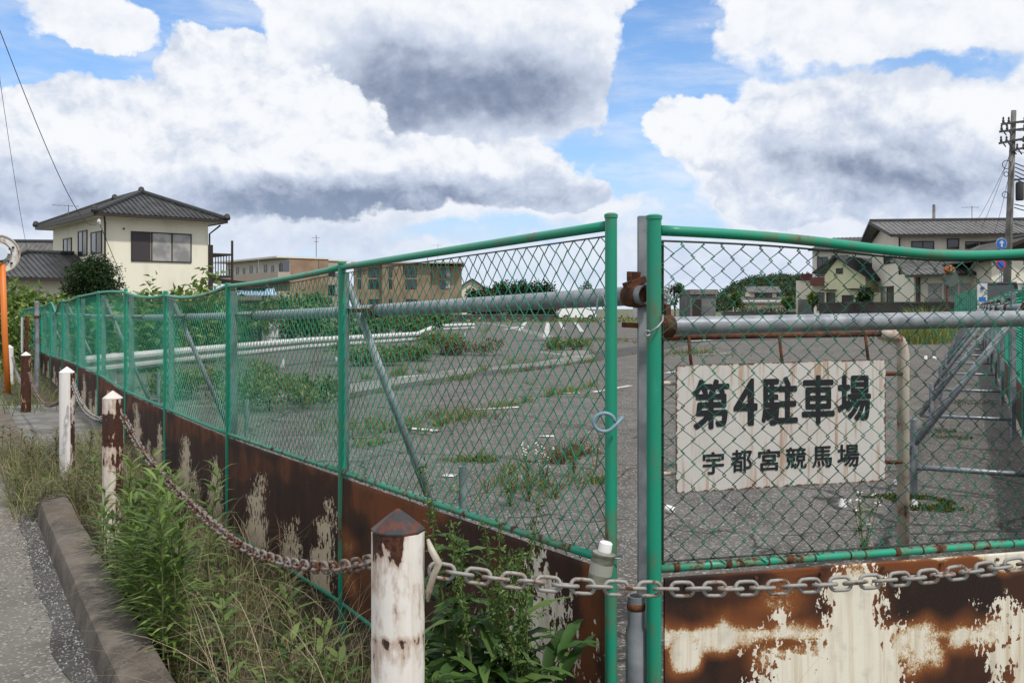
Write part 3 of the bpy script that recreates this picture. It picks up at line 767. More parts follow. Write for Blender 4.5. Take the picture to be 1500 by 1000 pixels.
# ------------------------------------------------------------------ parking sign
def text_mesh(body, size, bold, align='CENTER'):
    cu = bpy.data.curves.new('lettering', 'FONT'); cu.body = body; cu.size = size; cu.align_x = align; cu.align_y = 'CENTER'
    cu.offset = bold; cu.extrude = .0008; cu.resolution_u = 3
    ob = bpy.data.objects.new('lettering', cu); COL.objects.link(ob)
    dg = bpy.context.evaluated_depsgraph_get(); dg.update()
    me = bpy.data.meshes.new_from_object(ob.evaluated_get(dg))
    bpy.data.objects.remove(ob)
    return me
def glyph_fit(mb, ch, x0, x1, y0, y1, bold):
    me = text_mesh(ch, 1.0, 0.0)
    vs = np.array([tuple(v.co) for v in me.vertices])
    lo, hi = vs.min(0), vs.max(0)
    w = bold * (x1 - x0)                       # stroke growth, as a rounded brush moved round a circle
    sx, sy = (x1 - x0 - 2 * w) / (hi[0] - lo[0]), (y1 - y0 - 2 * w) / (hi[1] - lo[1])
    for k in range(9):
        ox, oy = (0, 0) if k == 8 else (w * math.cos(k * math.pi / 4), w * math.sin(k * math.pi / 4))
        out = [(x0 + w + ox + (v[0] - lo[0]) * sx, y0 + w + oy + (v[1] - lo[1]) * sy, k * .00012 + (v[2] - lo[2]) * .5) for v in vs]
        mb.add(out, [tuple(p.vertices) for p in me.polygons])
    bpy.data.meshes.remove(me)

def sign():
    TL, TR, BL, BR = P(990, 535, 3.9), P(1297, 530, 4.17), P(995, 722, 3.9), P(1290, 704, 4.17)
    ax = (TR - TL); ax.z = 0; W = ax.length; ax.normalize(); nf = Vector((ax.y, -ax.x, 0))
    zt, zb = (TL.z + TR.z) / 2, (BL.z + BR.z) / 2
    t = thing('parking_sign', (TL.x, TL.y, LOTZ), 'cream sign board with black Japanese lettering on a rusty pipe frame behind the mesh', 'sign')
    mb = MB(); O = Vector((TL.x, TL.y, 0))
    tl0, tr0, bl0, br0 = TL.z, TR.z + .012, BL.z, BR.z - .0
    def pt(a, b, o): p = O + ax * (W * a) + nf * o; return Vector((p.x, p.y, (bl0 + (br0 - bl0) * a) * (1 - b) + (tl0 + (tr0 - tl0) * a) * b))
    mb.grid(lambda a, b: pt(a, b, .002), 60, 40); mb.grid(lambda a, b: pt(1 - a, b, -.002), 60, 40)
    U = [(i / 60, j / 40) for j in range(41) for i in range(61)]; U2 = [(1 - a, b) for a, b in U]
    ed = [max(0, 1 - min(a, 1 - a) * W / .03, 1 - min(b, 1 - b) * .5 / .025) * .75 for a, b in U + U2]
    mb.build('board', M['board'], t, attrs={'edge': ed})
    # lettering: one raised painted sheet per row, boxes measured on the board
    def px(u, v):    # photo pixel on the board -> local (x along, z)
        for _ in range(3): pass
        a = u - U0
        # intersection of the pixel column with the board plane
        s = (a / F * O.y - O.x) / (ax.x - a / F * ax.y)
        d = O.y + ax.y * s
        return s, HC + (V0 - v) / F * d
    rows = [([('第', 1014, 1068), ('4', 1074, 1109), ('駐', 1115, 1168), ('車', 1174, 1222), ('場', 1226, 1275)], [(555, 628), (554, 623), (551, 622), (549, 621), (548, 616)], .030),
            ([('宇', 1029, 1060), ('都', 1070, 1101), ('宮', 1110, 1142), ('競', 1150, 1181), ('馬', 1189, 1218), ('場', 1226, 1258)], [(661, 694), (658, 691), (657, 689), (654, 686), (653, 684), (650, 683)], .018)]
    for chars, ys, bold in rows:
        mb = MB(Matrix(((ax.x, 0, nf.x, O.x + nf.x * .0035), (ax.y, 0, nf.y, O.y + nf.y * .0035), (0, 1, 0, 0), (0, 0, 0, 1))))
        for (c, u0, u1), (v0, v1) in zip(chars, ys):
            x0, _ = px(u0, v0); x1, _ = px(u1, v0); um = (u0 + u1) / 2
            z1 = px(um, v0)[1]; z0 = px(um, v1)[1]
            glyph_fit(mb, c, x0, x1, z0, z1, bold)
        mb.build('lettering', M['black_paint'], t)
    # pipe frame: top bar and right leg bent from one tube, left leg, hangers and arms
    def fp(u, v, back=.05):
        s, z = px(u, v); p = O + ax * s - nf * back; return Vector((p.x, p.y, z))
    top = [fp(972, 495), fp(1100, 492), fp(1300, 489), fp(1322, 492), fp(1331, 503), fp(1334, 520)]
    leg = top[-1].copy(); leg.z = LOTZ
    mb = MB(); mb.tube(top[:3], .013, 10); mb.build('top_bar', M['rust'], t, smooth=True)
    mb = MB(); mb.tube(top[2:] + [leg], .0265, 14); mb.build('frame_leg', M['sign_frame'], t, smooth=True)
    l0 = fp(966, 480); l1 = l0.copy(); l1.z = LOTZ
    mb = MB(); mb.tube([l0, l1], .0265, 12); mb.build('frame_leg', M['sign_frame'], t, smooth=True)
    for u in (1015, 1149, 1276):
        mb = MB(); mb.tube([fp(u, 492, .04), fp(u, 540, .012)], .007, 8); mb.build('hanger', M['rust'], t, smooth=True)
    for v, ua, ub in ((548, 1293, 1334), (678, 1290, 1334), (562, 966, 1000), (695, 966, 1000)):
        mb = MB(); mb.tube([fp(ua, v, .02), fp(ub, v, .04)], .009, 8); mb.build('side_arm', M['rust'] if ua > 1100 else M['sign_frame'], t, smooth=True)
sign()

# ------------------------------------------------------------------ bollards and chains
BOL = [(583, 745, 2.255, 'bollard_clean', 'cap_dark', 'white bollard with a dark conical cap and rust runs, nearest to the camera'),
       (165, 572, 6.17, 'bollard_rusty', 'bollard_rusty', 'bollard with paint flaked to brown rust in its middle, beside the bright green weed clump'),
       (98, 537, 8.3, 'bollard_mid', 'plastic', 'clean white bollard with a pointed white cap, between the flaking one and the brown one'),
       (38, 515, 13.0, 'bollard_rust', 'bollard_mid', 'brown rusted bollard with a pale cap, standing on the concrete apron'),
       (14, 505, 17.0, 'bollard_mid', 'bollard_mid', 'farthest white bollard, half hidden by the orange mirror post')]
BP = []
def bollardfn(base, dirt, drip):
    def fn(nt, b):
        p = ocoord(nt); w = attr(nt, 'wear')
        n = noise(nt, scaled(nt, p, (1, 1, .45)), 26, 7, .62); big = noise(nt, scaled(nt, p, (1, 1, .6)), 9, 6, .6)
        drip = noise(nt, scaled(nt, p, (1, 1, .16)), 55, 4, .6)
        x = w + (n - .5) * .9 + (big - .5) * .6 + (drip - .5) * .45
        f = x.step(.36, .41); halo = x.step(.16, .38, 0, .6)
        st = noise(nt, scaled(nt, p, (12, 12, .8)), 3, 6).step(.45, .75, 0, dirt)
        c = mixc(nt, st, base, (base[0] * .62, base[1] * .52, base[2] * .40))
        c = mixc(nt, halo, c, (.30, .15, .075))
        fine = noise(nt, p, 120, 4)
        rc = mixc(nt, fine.step(.35, .7), (.022, .008, .005), (.10, .030, .012))
        rc = mixc(nt, big.step(.5, .7, 0, .6), rc, (.035, .033, .034))
        nt.links.new((f * .35 + .42).s, b.inputs['Roughness'])
        bump(nt, b, f * -.5 + fine * .2, .003, .6)
        return mixc(nt, f, c, rc)
    return fn
M['bollard_clean'] = mat('white_bollard_paint', (.72, .70, .66), .45, 0, bollardfn((.74, .71, .67), .4, 1))
M['bollard_rusty'] = mat('flaking_bollard_paint', (.62, .56, .52), .5, 0, bollardfn((.64, .58, .53), .6, 1))
M['bollard_mid'] = mat('chalky_bollard_paint', (.72, .70, .68), .5, 0, bollardfn((.74, .72, .70), .3, 1))
M['bollard_rust'] = mat('rusted_out_bollard', (.3, .2, .15), .6, 0, bollardfn((.40, .30, .24), .6, 1))
M['cap_dark'] = mat('dark_rusty_cap', (.05, .05, .052), .5, 0, lambda nt, b: mixc(nt, noise(nt, ocoord(nt), 30, 6).step(.47, .56), (.028, .027, .03), (.085, .026, .014)))
def wear(kind, verts, c, ztop):
    out = []
    for v in verts:
        a = math.atan2(v[1] - c.y, v[0] - c.x); h = ztop - v[2]; w = -.25
        front = math.cos(a + math.pi * .55)
        if kind == 0:
            w = .13
            if h < .14: w = max(w, (.52 if -2.7 < a < -1.2 else .22) - h * 2.6)
            if abs(h - .243) < .004: w = .31
            if abs(h - .255) < .028: w = max(w, .25 - abs(h - .255) * 2)
            if a > -.6: w = max(w, .2)
        elif kind == 1:
            w = .22 if h < .10 else (.46 if h < .30 else .30)
            if h > .42: w = .22
            if a > -.9: w += .18
        elif kind == 2:
            w = -.2 + (.62 if a > -.75 else 0)
        elif kind == 3: w = .52
        else: w = .05
        out.append(w)
    return out
def bollards():
    for (u, v, d, m, mc, lab) in BOL:
        p = P(u, v, d); r = .0625; tt = (p - P0).dot(FD)
        base = zr(tt) - .05
        t = thing('bollard', (p.x, p.y, base), lab, 'bollard', 'bollards along the kerb')
        prof = [(r, base)]
        z1 = p.z - .052
        for i in range(1, 61): prof.append((r * (1 + .004 * math.sin(i * 2.1)), base + (z1 - base) * i / 60))
        mb = MB(); mb.lathe((p.x, p.y, 0), prof, 48); mb.build('body', M[m], t, smooth='auto', attrs={'wear': wear(len(BP), mb.v, p, z1)})
        mb = MB(); mb.lathe((p.x, p.y, 0), [(r * 1.0, z1), (r * 1.025, z1 + .002), (r * 1.02, z1 + .006), (r * .52, z1 + .031), (.004, p.z)], 10); mb.build('cap', M[mc], t)
        BP.append(p)
bollards()
def chain(pts, label, m, pitch=.0435, wire=.0048, half_l=.0305, half_w=.0165):
    t = thing('chain', pts[0], label, 'chain', 'chains strung between the bollards')
    # resample
    dense = []
    for i in range(len(pts) - 1):
        p0 = pts[max(i - 1, 0)]; p1 = pts[i]; p2 = pts[i + 1]; p3 = pts[min(i + 2, len(pts) - 1)]
        for k in range(40):
            x = k / 40
            dense.append(.5 * ((2 * p1) + (p2 - p0) * x + (2 * p0 - 5 * p1 + 4 * p2 - p3) * x * x + (3 * p1 - p0 - 3 * p2 + p3) * x ** 3))
    dense.append(pts[-1])
    cum = [0]
    for a, b in zip(dense, dense[1:]): cum.append(cum[-1] + (b - a).length)
    n = int(cum[-1] / pitch)
    mb = MB(); N = 20; loop = []
    for k in range(N):
        a = 2 * math.pi * k / N; c, s_ = math.cos(a), math.sin(a)
        loop.append(((half_l - half_w) * (1 if c > 0 else -1) * min(1, abs(c) * 4) + half_w * c, half_w * s_, 0))
    mb.tube(loop, wire, 8, closed=True)
    proto = mb.build('link', m, None, smooth=True); first = True
    rnd = random.Random(3)
    for i in range(n):
        s_ = (i + .5) * pitch; j = 0
        j = int(np.searchsorted(cum, s_)) ; j = max(1, min(len(dense) - 1, j))
        f = (s_ - cum[j - 1]) / max(1e-6, cum[j] - cum[j - 1]); p = dense[j - 1].lerp(dense[j], f); d = (dense[j] - dense[j - 1]).normalized()
        ob = proto if first else proto.copy()
        if not first: COL.objects.link(ob)
        first = False
        q = d.to_track_quat('X', 'Z').to_matrix().to_4x4()
        roll = Matrix.Rotation((math.pi / 2 if i % 2 else 0) + math.radians(74 + rnd.uniform(-9, 9)), 4, 'X')
        ob.parent = t; ob.matrix_basis = Matrix.Translation(p - pts[0]) @ q @ roll
def at_d(u, v, d): return P(u, v, d)
def chains():
    def along(u, v): return P(u, v, 2.255 * 659 / (u + 76))
    chain([P(634, 834, 2.25), P(720, 846, 2.27), P(830, 857, 2.31), P(950, 862, 2.36), P(1100, 861, 2.42), P(1250, 853, 2.48), P(1400, 839, 2.55), P(1580, 812, 2.62)],
          'heavy grey and rust chain hanging in front of the panels, right of the nearest bollard', M['chain_grey'])
    chain([along(546, 822), along(500, 830), along(450, 829), along(400, 818), along(350, 796), along(295, 752), along(240, 698), along(205, 655), along(178, 605)],
          'rusted chain sagging through the weeds between the nearest and the flaking bollard', M['chain_rust'])
    chain([along(154, 612), along(143, 613), along(128, 603), along(116, 585), along(106, 560)], 'short grey chain hung between the flaking bollard and the clean white one', M['chain_grey'])
    chain([along(91, 585), along(80, 592), along(66, 592), along(52, 575), along(43, 545)], 'brown rusted chain drooping between the clean white bollard and the brown bollard', M['chain_rust'])
    chain([along(32, 562), along(25, 548), along(18, 522)], 'farthest grey chain, hung beside the orange mirror post', M['chain_grey'])
chains()

# ------------------------------------------------------------------ buildings
def tilefn(lo, hi):
    def fn(nt, b):
        p = ocoord(nt); sp = nt.nodes.new('ShaderNodeSeparateXYZ'); nt.links.new(p, sp.inputs[0])
        z = E(nt, sp.outputs[2]); band = (z * 8.5)._m('FRACT')
        n = noise(nt, p, 1.4, 5)
        c = mixc(nt, n.step(.3, .7), lo, hi)
        c = mixc(nt, band.step(0, .22, .75, 0), c, tuple(x * .35 for x in lo))
        bump(nt, b, band, .03, .6)
        return c
    return fn
M['tile_dark'] = mat('dark_roof_tile', (.04, .042, .045), .42, 0, tilefn((.013, .0145, .016), (.048, .051, .054)))
M['tile_grey'] = mat('grey_roof_tile', (.12, .12, .12), .45, 0, tilefn((.085, .083, .082), (.15, .148, .145)))
M['ridge'] = mat('ridge_tile', (.03, .032, .034), .5)
def plaster(name, c, dirt=.35):
    return mat(name, c, .85, 0, lambda nt, b: mixc(nt, noise(nt, scaled(nt, pos(nt), (1, 1, .35)), 1.6, 7, .62).step(.45, .75, 0, dirt), c, tuple(x * .6 for x in c)))
M['cream'] = plaster('cream_render', (.76, .73, .60), .3)
M['pale'] = plaster('pale_render', (.74, .70, .59), .2)
M['yellow'] = plaster('pale_yellow_render', (.66, .66, .44), .2)
M['offwhite'] = plaster('off_white_render', (.68, .66, .61), .2)
M['trim'] = mat('dark_brown_trim', (.03, .022, .018), .5)
M['shutter'] = mat('dark_shutter', (.035, .03, .034), .6, 0, lambda nt, b: mixc(nt, (E(nt, (lambda s: (nt.links.new(pos(nt), s.inputs[0]), s.outputs[2])[1])(nt.nodes.new('ShaderNodeSeparateXYZ'))) * 14)._m('FRACT').step(0, .3), (.018, .015, .017), (.05, .043, .048)))
M['glass'] = mat('window_glass', (.03, .035, .04), .08, 0, None, .8)
M['blind'] = mat('window_blind', (.38, .38, .37), .5, 0, lambda nt, b: mixc(nt, noise(nt, pos(nt), .8, 3).step(.4, .6), (.40, .40, .39), (.22, .22, .22)))
def brickfn(lo, hi):
    def fn(nt, b):
        p = pos(nt); sp = nt.nodes.new('ShaderNodeSeparateXYZ'); nt.links.new(p, sp.inputs[0])
        band = (E(nt, sp.outputs[2]) * 3.3)._m('FRACT')
        return mixc(nt, band.step(0, .12, .4, 0), mixc(nt, noise(nt, p, .5, 6).step(.35, .65), lo, hi), tuple(x * .6 for x in lo))
    return fn
M['tan'] = mat('tan_tile_cladding', (.27, .17, .10), .8, 0, brickfn((.225, .15, .10), (.30, .21, .145)))
M['tan_light'] = plaster('beige_balcony_wall', (.40, .34, .28), .3)
M['red_trim'] = mat('dark_red_trim', (.10, .03, .025), .6)
M['grey_clad'] = mat('grey_cladding', (.16, .16, .165), .7, 0, brickfn((.11, .11, .115), (.17, .17, .175)))
M['block'] = mat('old_block_wall', (.09, .08, .075), .9, 0, brickfn((.022, .02, .018), (.075, .068, .062)))
M['pole'] = mat('utility_pole_concrete', (.15, .14, .135), .85, 0, lambda nt, b: mixc(nt, noise(nt, pos(nt), 1.5, 6).step(.35, .65), (.11, .105, .10), (.20, .19, .185)))
M['cable'] = mat('black_cable', (.012, .012, .013), .6)
M['hardware'] = mat('dark_line_hardware', (.05, .05, .055), .6)
M['blue_sheet'] = mat('pale_blue_sheet_roof', (.35, .50, .66), .5)
M['sign_blue'] = mat('sign_blue', (.02, .13, .50), .4)
M['sign_red'] = mat('sign_red', (.50, .03, .04), .4)
M['car_black'] = mat('black_car_paint', (.008, .008, .010), .3, 0, None, .3)
M['car_white'] = mat('white_car_paint', (.75, .75, .75), .3)
M['rubber'] = mat('tyre_rubber', (.015, .015, .015), .8)
M['lamp_red'] = mat('red_tail_lamp', (.30, .02, .02), .3)
M['aerial'] = mat('aerial_metal', (.2, .2, .21), .5, .5)

def slope(mb, e0, e1, r1, r0, rib=.28, thick=.09, rr=.042):
    e0, e1, r0, r1 = map(Vector, (e0, e1, r0, r1))
    ex = (e1 - e0); L = ex.length; ex = ex / L
    m = (r0 + r1) / 2 - e0; up = (m - ex * m.dot(ex)); H = up.length; up = up / H
    nrm = ex.cross(up)
    if nrm.z < 0: nrm = -nrm
    tri = (r0 - r1).length < 1e-4
    poly = [e0, e1, r1] if tri else [e0, e1, r1, r0]
    mb.hexa([p - nrm * thick for p in poly], poly)
    sa, sb = (r0 - e0).dot(ex), (r1 - e0).dot(ex)
    n = int(L / rib)
    for i in range(n + 1):
        s = (i + .5) * L / (n + 1)
        h = 1.0
        if s < sa and sa > 1e-6: h = s / sa
        if s > sb and L - sb > 1e-6: h = min(h, (L - s) / (L - sb))
        if h < .04: continue
        mb.tube([e0 + ex * s + nrm * .01, e0 + ex * s + up * (H * h) + nrm * .01], rr, 5, cap=True)
def window(parent, T, x0, x1, z0, z1, y=0.0, panes=('glass', 'glass'), fr='trim', name='window', face='x', depth=.06):
    """a framed sliding window standing proud of a wall; local x along the wall, -y outward"""
    mb = MB(T); w = .06
    for a, b in (((x0, z0), (x1, z0 + w)), ((x0, z1 - w), (x1, z1))): mb.box((a[0], y - depth, a[1]), (b[0], y, b[1]))
    n = len(panes); xs = [x0 + (x1 - x0) * i / n for i in range(n + 1)]
    for i, x in enumerate(xs):
        a = x - w / 2 if 0 < i < n else (x if i == 0 else x - w)
        mb.box((a, y - depth + .003, z0 + w), (a + w, y, z1 - w))
    f = mb.build(name, M[fr], parent)
    for i, pn in enumerate(panes):
        mb = MB(T); mb.box((xs[i] + w, y - .03, z0 + w), (xs[i + 1] - w, y + .01, z1 - w)); g = mb.build('pane', M[pn], None); 
        g.data.transform(Matrix.Translation(-ORG[f.name])); g.parent = f; ORG[g.name] = ORG[f.name]
    return f

def aerial(parent, T, p, h=1.3, L=1.0):
    mb = MB(T); x, y, z = p
    mb.tube([(x, y, z), (x, y, z + h)], .025, 5); mb.tube([(x - L * .6, y, z + h * .92), (x + L * .4, y, z + h * .92)], .015, 4)
    for k in range(5): mb.tube([(x - L * .55 + k * L * .22, y - .25, z + h * .92), (x - L * .55 + k * L * .22, y + .25, z + h * .92)], .012, 4)
    return mb.build('aerial', M['aerial'], parent)

def corner_house():
    c = P(155, 450, 50); c.z = 0; ax = Vector((.77, .64, 0)); T = frame(c, ax); W, D = 5.5, 10.2
    t = thing('house', (c.x, c.y, 0), 'two-storey cream house with a dark tiled hip roof, standing behind the left fence', 'house')
    mb = MB(T); mb.box((0, 0, 0), (W, D, 6.42)); mb.build('wall', M['cream'], t)
    o = .78; ze, zk = 6.38, 7.95
    # ridge runs along local y; hips at both ends
    c00, c10, c11, c01 = (-o, -o, ze), (W + o, -o, ze), (W + o, D + o, ze), (-o, D + o, ze)
    k0, k1 = (W / 2, W / 2, zk), (W / 2, D - W / 2, zk)
    mb = MB(T); slope(mb, c00, c10, k0, k0); slope(mb, c10, c11, k1, k0); slope(mb, c11, c01, k1, k1); slope(mb, c01, c00, k0, k1)
    rf = mb.build('roof', M['tile_dark'], t, smooth=False)
    mb = MB(T)
    for a, b in ((c00, k0), (c10, k0), (c11, k1), (c01, k1), (k0, k1)): mb.tube([Vector(a) + Vector((0, 0, .06)), Vector(b) + Vector((0, 0, .06))], .13, 7)
    for a in (c00, c10, c11, c01, k0, k1): mb.lathe(Vector(a) + Vector((0, 0, -.02)), [(.15, 0), (.2, .12), (.14, .3), (.06, .36)], 8)
    r_ = mb.build('ridge_cap', M['ridge'], t, smooth=False)
    mb = MB(T); q = .03
    mb.box((-o + .1, -o + .1, ze - .16), (W + o - .1, D + o - .1, ze - .10)); mb.build('soffit', M['pale'], t)
    mb = MB(T)
    for a, b in ((c00, c10), (c10, c11), (c11, c01), (c01, c00)): mb.beam(Vector(a) + Vector((0, 0, -.11)), Vector(b) + Vector((0, 0, -.11)), .10, .16)
    mb.build('gutter', M['trim'], t)
    # right-facing wall (local y = 0): wide window with one shutter
    window(t, T, 1.28, 4.55, 3.95, 5.55, 0, ('shutter', 'blind', 'blind'))
    Tl = frame(T @ Vector((0, D, 0)), -Vector((-ax.y, ax.x, 0)))           # left wall seen from outside
    for a, b, z0, z1 in ((D - 7.9, D - 6.2, 4.15, 5.5), (D - 4.9, D - 3.2, 4.35, 5.75), (D - 2.5, D - .6, 4.35, 5.55)):
        window(t, Tl, a, b, z0, z1, 0, ('glass', 'blind'))
    mb = MB(T)
    mb.tube([(-.06, -.06, 0), (-.06, -.06, 5.9), (-.3, -.75, 6.2)], .05, 6); mb.build('downpipe', M['trim'], t)
    mb = MB(T); mb.tube([(W + .06, -.06, 0), (W + .06, -.06, 5.6), (W + .6, -.3, 6.1)], .05, 6); mb.build('downpipe', M['trim'], t)
    mb = MB(T)
    mb.tube([(.9, -.03, 5.65), (.9, -.1, 5.65)], .05, 6); mb.build('vent_cap', M['trim'], t)
    # balcony on the far right side
    mb = MB(T)
    for z in (3.2, 4.45): mb.box((W + .02, .1, z), (W + 1.5, 3.0, z + .10))
    mb.box((W + .02, .02, 2.3), (W + .3, .12, 5.0))
    for i in range(9): mb.box((W + .15 + i * .16, .12, 3.3), (W + .19 + i * .16, .16, 4.45))
    mb.box((W + 1.42, .08, 3.0), (W + 1.52, .18, 5.3)); mb.build('balcony', M['trim'], t)
    # lower wing with its own hip roof
    mb = MB(T); mb.box((-5.2, 1.6, 0), (-.0, 10.5, 3.0)); mb.build('wall', M['cream'], t)
    e = 3.02; z2 = 4.5; a0, a1, a2 = (-6.0, .8, e), (-.02, .8, e), (-6.0, 11.3, e)
    k0, k1 = (-.02, 5.4, z2 + .2), (-2.2, 5.4, z2)
    mb = MB(T); slope(mb, (-6, .7, e), (-.02, .7, e), (-.02, 5.4, z2), (-2.6, 5.4, z2)); slope(mb, (-6, 11.3, e), (-6, .7, e), (-2.6, 5.4, z2), (-2.6, 5.5, z2)); slope(mb, (-.02, 11.3, e), (-6, 11.3, e), (-2.6, 5.5, z2), (-.02, 5.5, z2))
    mb.build('lower_roof', M['tile_dark'], t)
    mb = MB(T); mb.tube([(-6, .7, e + .05), (-2.6, 5.4, z2 + .05), (-.1, 5.4, z2 + .05)], .12, 7); mb.tube([(-6, .7, e + .05), (-6, .7, e + .2)], .16, 7); mb.build('ridge_cap', M['ridge'], t)
    mb = MB(T); mb.beam((-6, .65, e - .1), (-.02, .65, e - .1), .12, .16); mb.beam((-6.05, .7, e - .1), (-6.05, 11.3, e - .1), .12, .16)
    mb.tube([(-5.0, .9, e - .1), (-4.6, 1.5, e - .3), (-4.6, 1.5, 0)], .05, 6); mb.build('gutter', M['trim'], t)
    mb = MB(T); mb.box((-4.9, 1.52, 0), (-.1, 1.62, 1.6)); mb.build('timber_screen', M['trim'], t)
    aerial(t, T, (W / 2 - 2.2, 9.0, 6.7), .95, 1.5)
corner_house()

def neighbour_house():
    c = P(-60, 450, 74); c.z = 0; T = frame(c, (1, .12)); W, D = 7.0, 8.0
    t = thing('house', (c.x, c.y, 0), 'house with a plain grey tiled roof, behind the mirror post at the left edge', 'house')
    mb = MB(T); mb.box((0, 0, 0), (W - .4, D, 4.2)); mb.build('wall', M['pale'], t)
    mb = MB(T); slope(mb, (-.5, -.8, 4.0), (W, -.8, 4.0), (W - .1, D / 2, 6.85), (-.5, D / 2, 6.85), .4); slope(mb, (W, D + .8, 4), (-.5, D + .8, 4), (-.5, D / 2, 6.85), (W - .1, D / 2, 6.85), .4)
    mb.build('roof', M['tile_grey'], t)
    mb = MB(T); mb.tube([(-.5, D / 2, 6.9), (W - .1, D / 2, 6.9)], .16, 7); mb.build('ridge_cap', M['ridge'], t)
    aerial(t, T, (W - 1.0, D / 2 + 2, 6.0), 1.4, 1.2)
    window(t, T, 2, 4, 1, 2.2, 0)
neighbour_house()

def apartments():
    c = P(425, 450, 140); c.z = 0; ax = Vector((.78, .62, 0)); T = frame(c, ax)
    W, D, H = 6.2, 24.0, 8.95
    t = thing('apartment_building', (c.x, c.y, 0), 'tan three-storey apartment block with a pale open corridor along its left side', 'building')
    mb = MB(T); mb.box((0, 0, 0), (W, D, H - .25)); mb.build('wall', M['tan'], t)
    mb = MB(T); mb.box((W, 1.0, 0), (W + 3.6, D, H - .4)); mb.build('wall', M['tan_light'], t)
    mb = MB(T); mb.box((-2.2, -.15, H - .25), (W + .2, D + .3, H)); mb.box((W + .2, .8, H - .4), (W + 4.2, D, H - .15)); mb.build('roof_slab', M['offwhite'], t)
    for z in (2.7, 5.5):
        mb = MB(T); mb.box((-1.9, -.05, z - .15), (-.01, D, z)); mb.box((-1.95, -.1, z), (-1.75, D, z + 1.15)); mb.box((-1.75, -.1, z), (-.01, .08, z + 1.15)); mb.build('corridor', M['tan_light'], t)
    Tl = frame(T @ Vector((0, D, 0)), -Vector((-ax.y, ax.x, 0)))
    mb = MB(Tl); mb.box((.0, -.02, 5.6), (D - .0, -.005, 8.6)); mb.build('corridor_wall', M['offwhite'], t)
    for k in range(8):
        x = 1.5 + k * 2.7
        window(t, Tl, x, x + (1.0 if k % 2 else .8), 6.75 if k % 2 else 5.6, 8.0 if k % 2 else 7.75, -.02, ('glass',))
    mb = MB(Tl); mb.box((D - 3.2, -.04, 6.7), (D - .2, -.015, 8.3)); mb.build('window', M['glass'], t)
    window(t, T, W + .5, W + 2.8, 6.2, 7.6, 1.0, ('glass', 'blind')); window(t, T, W + .5, W + 2.8, 3.3, 4.9, 1.0, ('glass', 'blind'))
    mb = MB(T); mb.tube([(W - 1.5, 1, H), (W - 1.5, 1, H + 3.4)], .06, 5); mb.tube([(W - 2.2, 1, H + 3), (W - .9, 1, H + 3)], .04, 4); mb.tube([(W - 1.9, 1, H + 2.4), (W - 1.1, 1, H + 2.4)], .04, 4); mb.tube([(W - 1.6, -.05, 5.5), (W - 1.6, -.05, H - .2)], .05, 5); mb.build('aerial', M['aerial'], t)
    mb = MB(T); mb.tube([(-1.8, 7, 3), (-1.8, 7, H)], .08, 6); mb.build('downpipe', M['offwhite'], t)
    # right block
    c = P(518, 450, 140); c.z = 0; T = frame(c, (.99, .05)); W = 11.2; H = 7.9
    t = thing('apartment_building', (c.x, c.y, 0), 'plain tan apartment block with small dark windows, left of the dark far trees', 'building')
    mb = MB(T); mb.box((0, 0, 0), (W, 12, H)); mb.box((4.2, -.7, 0), (7.2, -.002, H - .003)); mb.build('wall', M['tan'], t)
    mb = MB(T); mb.box((W + .005, .8, 0), (W + 4.6, 11, H - .25)); mb.build('wall', M['tan'], t)
    mb = MB(T); mb.box((-.3, -.9, H), (W + 5.0, 12.2, H + .22)); mb.build('roof_slab', M['tan_light'], t)
    for z in (1.0, 3.9, 6.2 - .6):
        for x0, x1 in ((.6, 1.1), (2.2, 3.7), (5.2, 5.7), (7.6, 9.2)):
            window(t, T, x0, x1, z + .3, z + 1.7, -.7 if 4.2 < x0 < 7.2 else 0, ('glass',) if x1 - x0 < 1 else ('glass', 'glass'))
        window(t, T, W + 1.4, W + 3.0, z + .3, z + 1.6, .8, ('glass', 'blind'))
    aerial(t, T, (W + 1.0, 4, H + .2), 3.0, 1.6)
    mb = MB(T); mb.tube([(W - .5, 3, H), (W - .5, 3, H + 1.2)], .05, 5); mb.build('aerial', M['aerial'], t)
    # small house at its right
    c = P(686, 450, 150); c.z = 0; T = frame(c, (1, .1))
    t = thing('house', (c.x, c.y, 0), 'small house with a brown gable roof between the right tan block and the dark trees', 'house')
    mb = MB(T); mb.box((-2, 0, 0), (3.4, 6, 4.2)); mb.build('wall', M['pale'], t)
    mb = MB(T); slope(mb, (4.0, -.5, 3.7), (4.0, 6.5, 3.7), (.6, 6.5, 6.0), (.6, -.5, 6.0), .5); slope(mb, (-2.8, 6.5, 3.7), (-2.8, -.5, 3.7), (.6, -.5, 6.0), (.6, 6.5, 6.0), .5); mb.build('roof', M['tile_dark'], t)
    mb = MB(T); mb.add([(-2, .0, 4.2), (3.4, .0, 4.2), (.6, .0, 5.85), (-2, 6, 4.2), (3.4, 6, 4.2), (.6, 6, 5.85)], [(0, 1, 2), (5, 4, 3), (0, 2, 5, 3), (1, 4, 5, 2)]); mb.build('gable', M['pale'], t)
    window(t, T, 1.6, 2.8, 1.6, 2.8, 0)
    # carport roof with blue sheets and grey shed
    c = P(330, 450, 58); c.z = 0; T = frame(c, (1, .2))
    t = thing('carport', (c.x, c.y, 0), 'low carport with dark fascia and pale blue sheet roof, right of the cream house', 'carport')
    mb = MB(T); mb.hexa([(-1.2, 0, 3.05), (2.4, 0, 2.75), (2.4, 4, 2.75), (-1.2, 4, 3.05)], [(-1.2, 0, 3.35), (2.4, 0, 2.92), (2.4, 4, 2.92), (-1.2, 4, 3.35)]); mb.build('fascia', M['trim'], t)
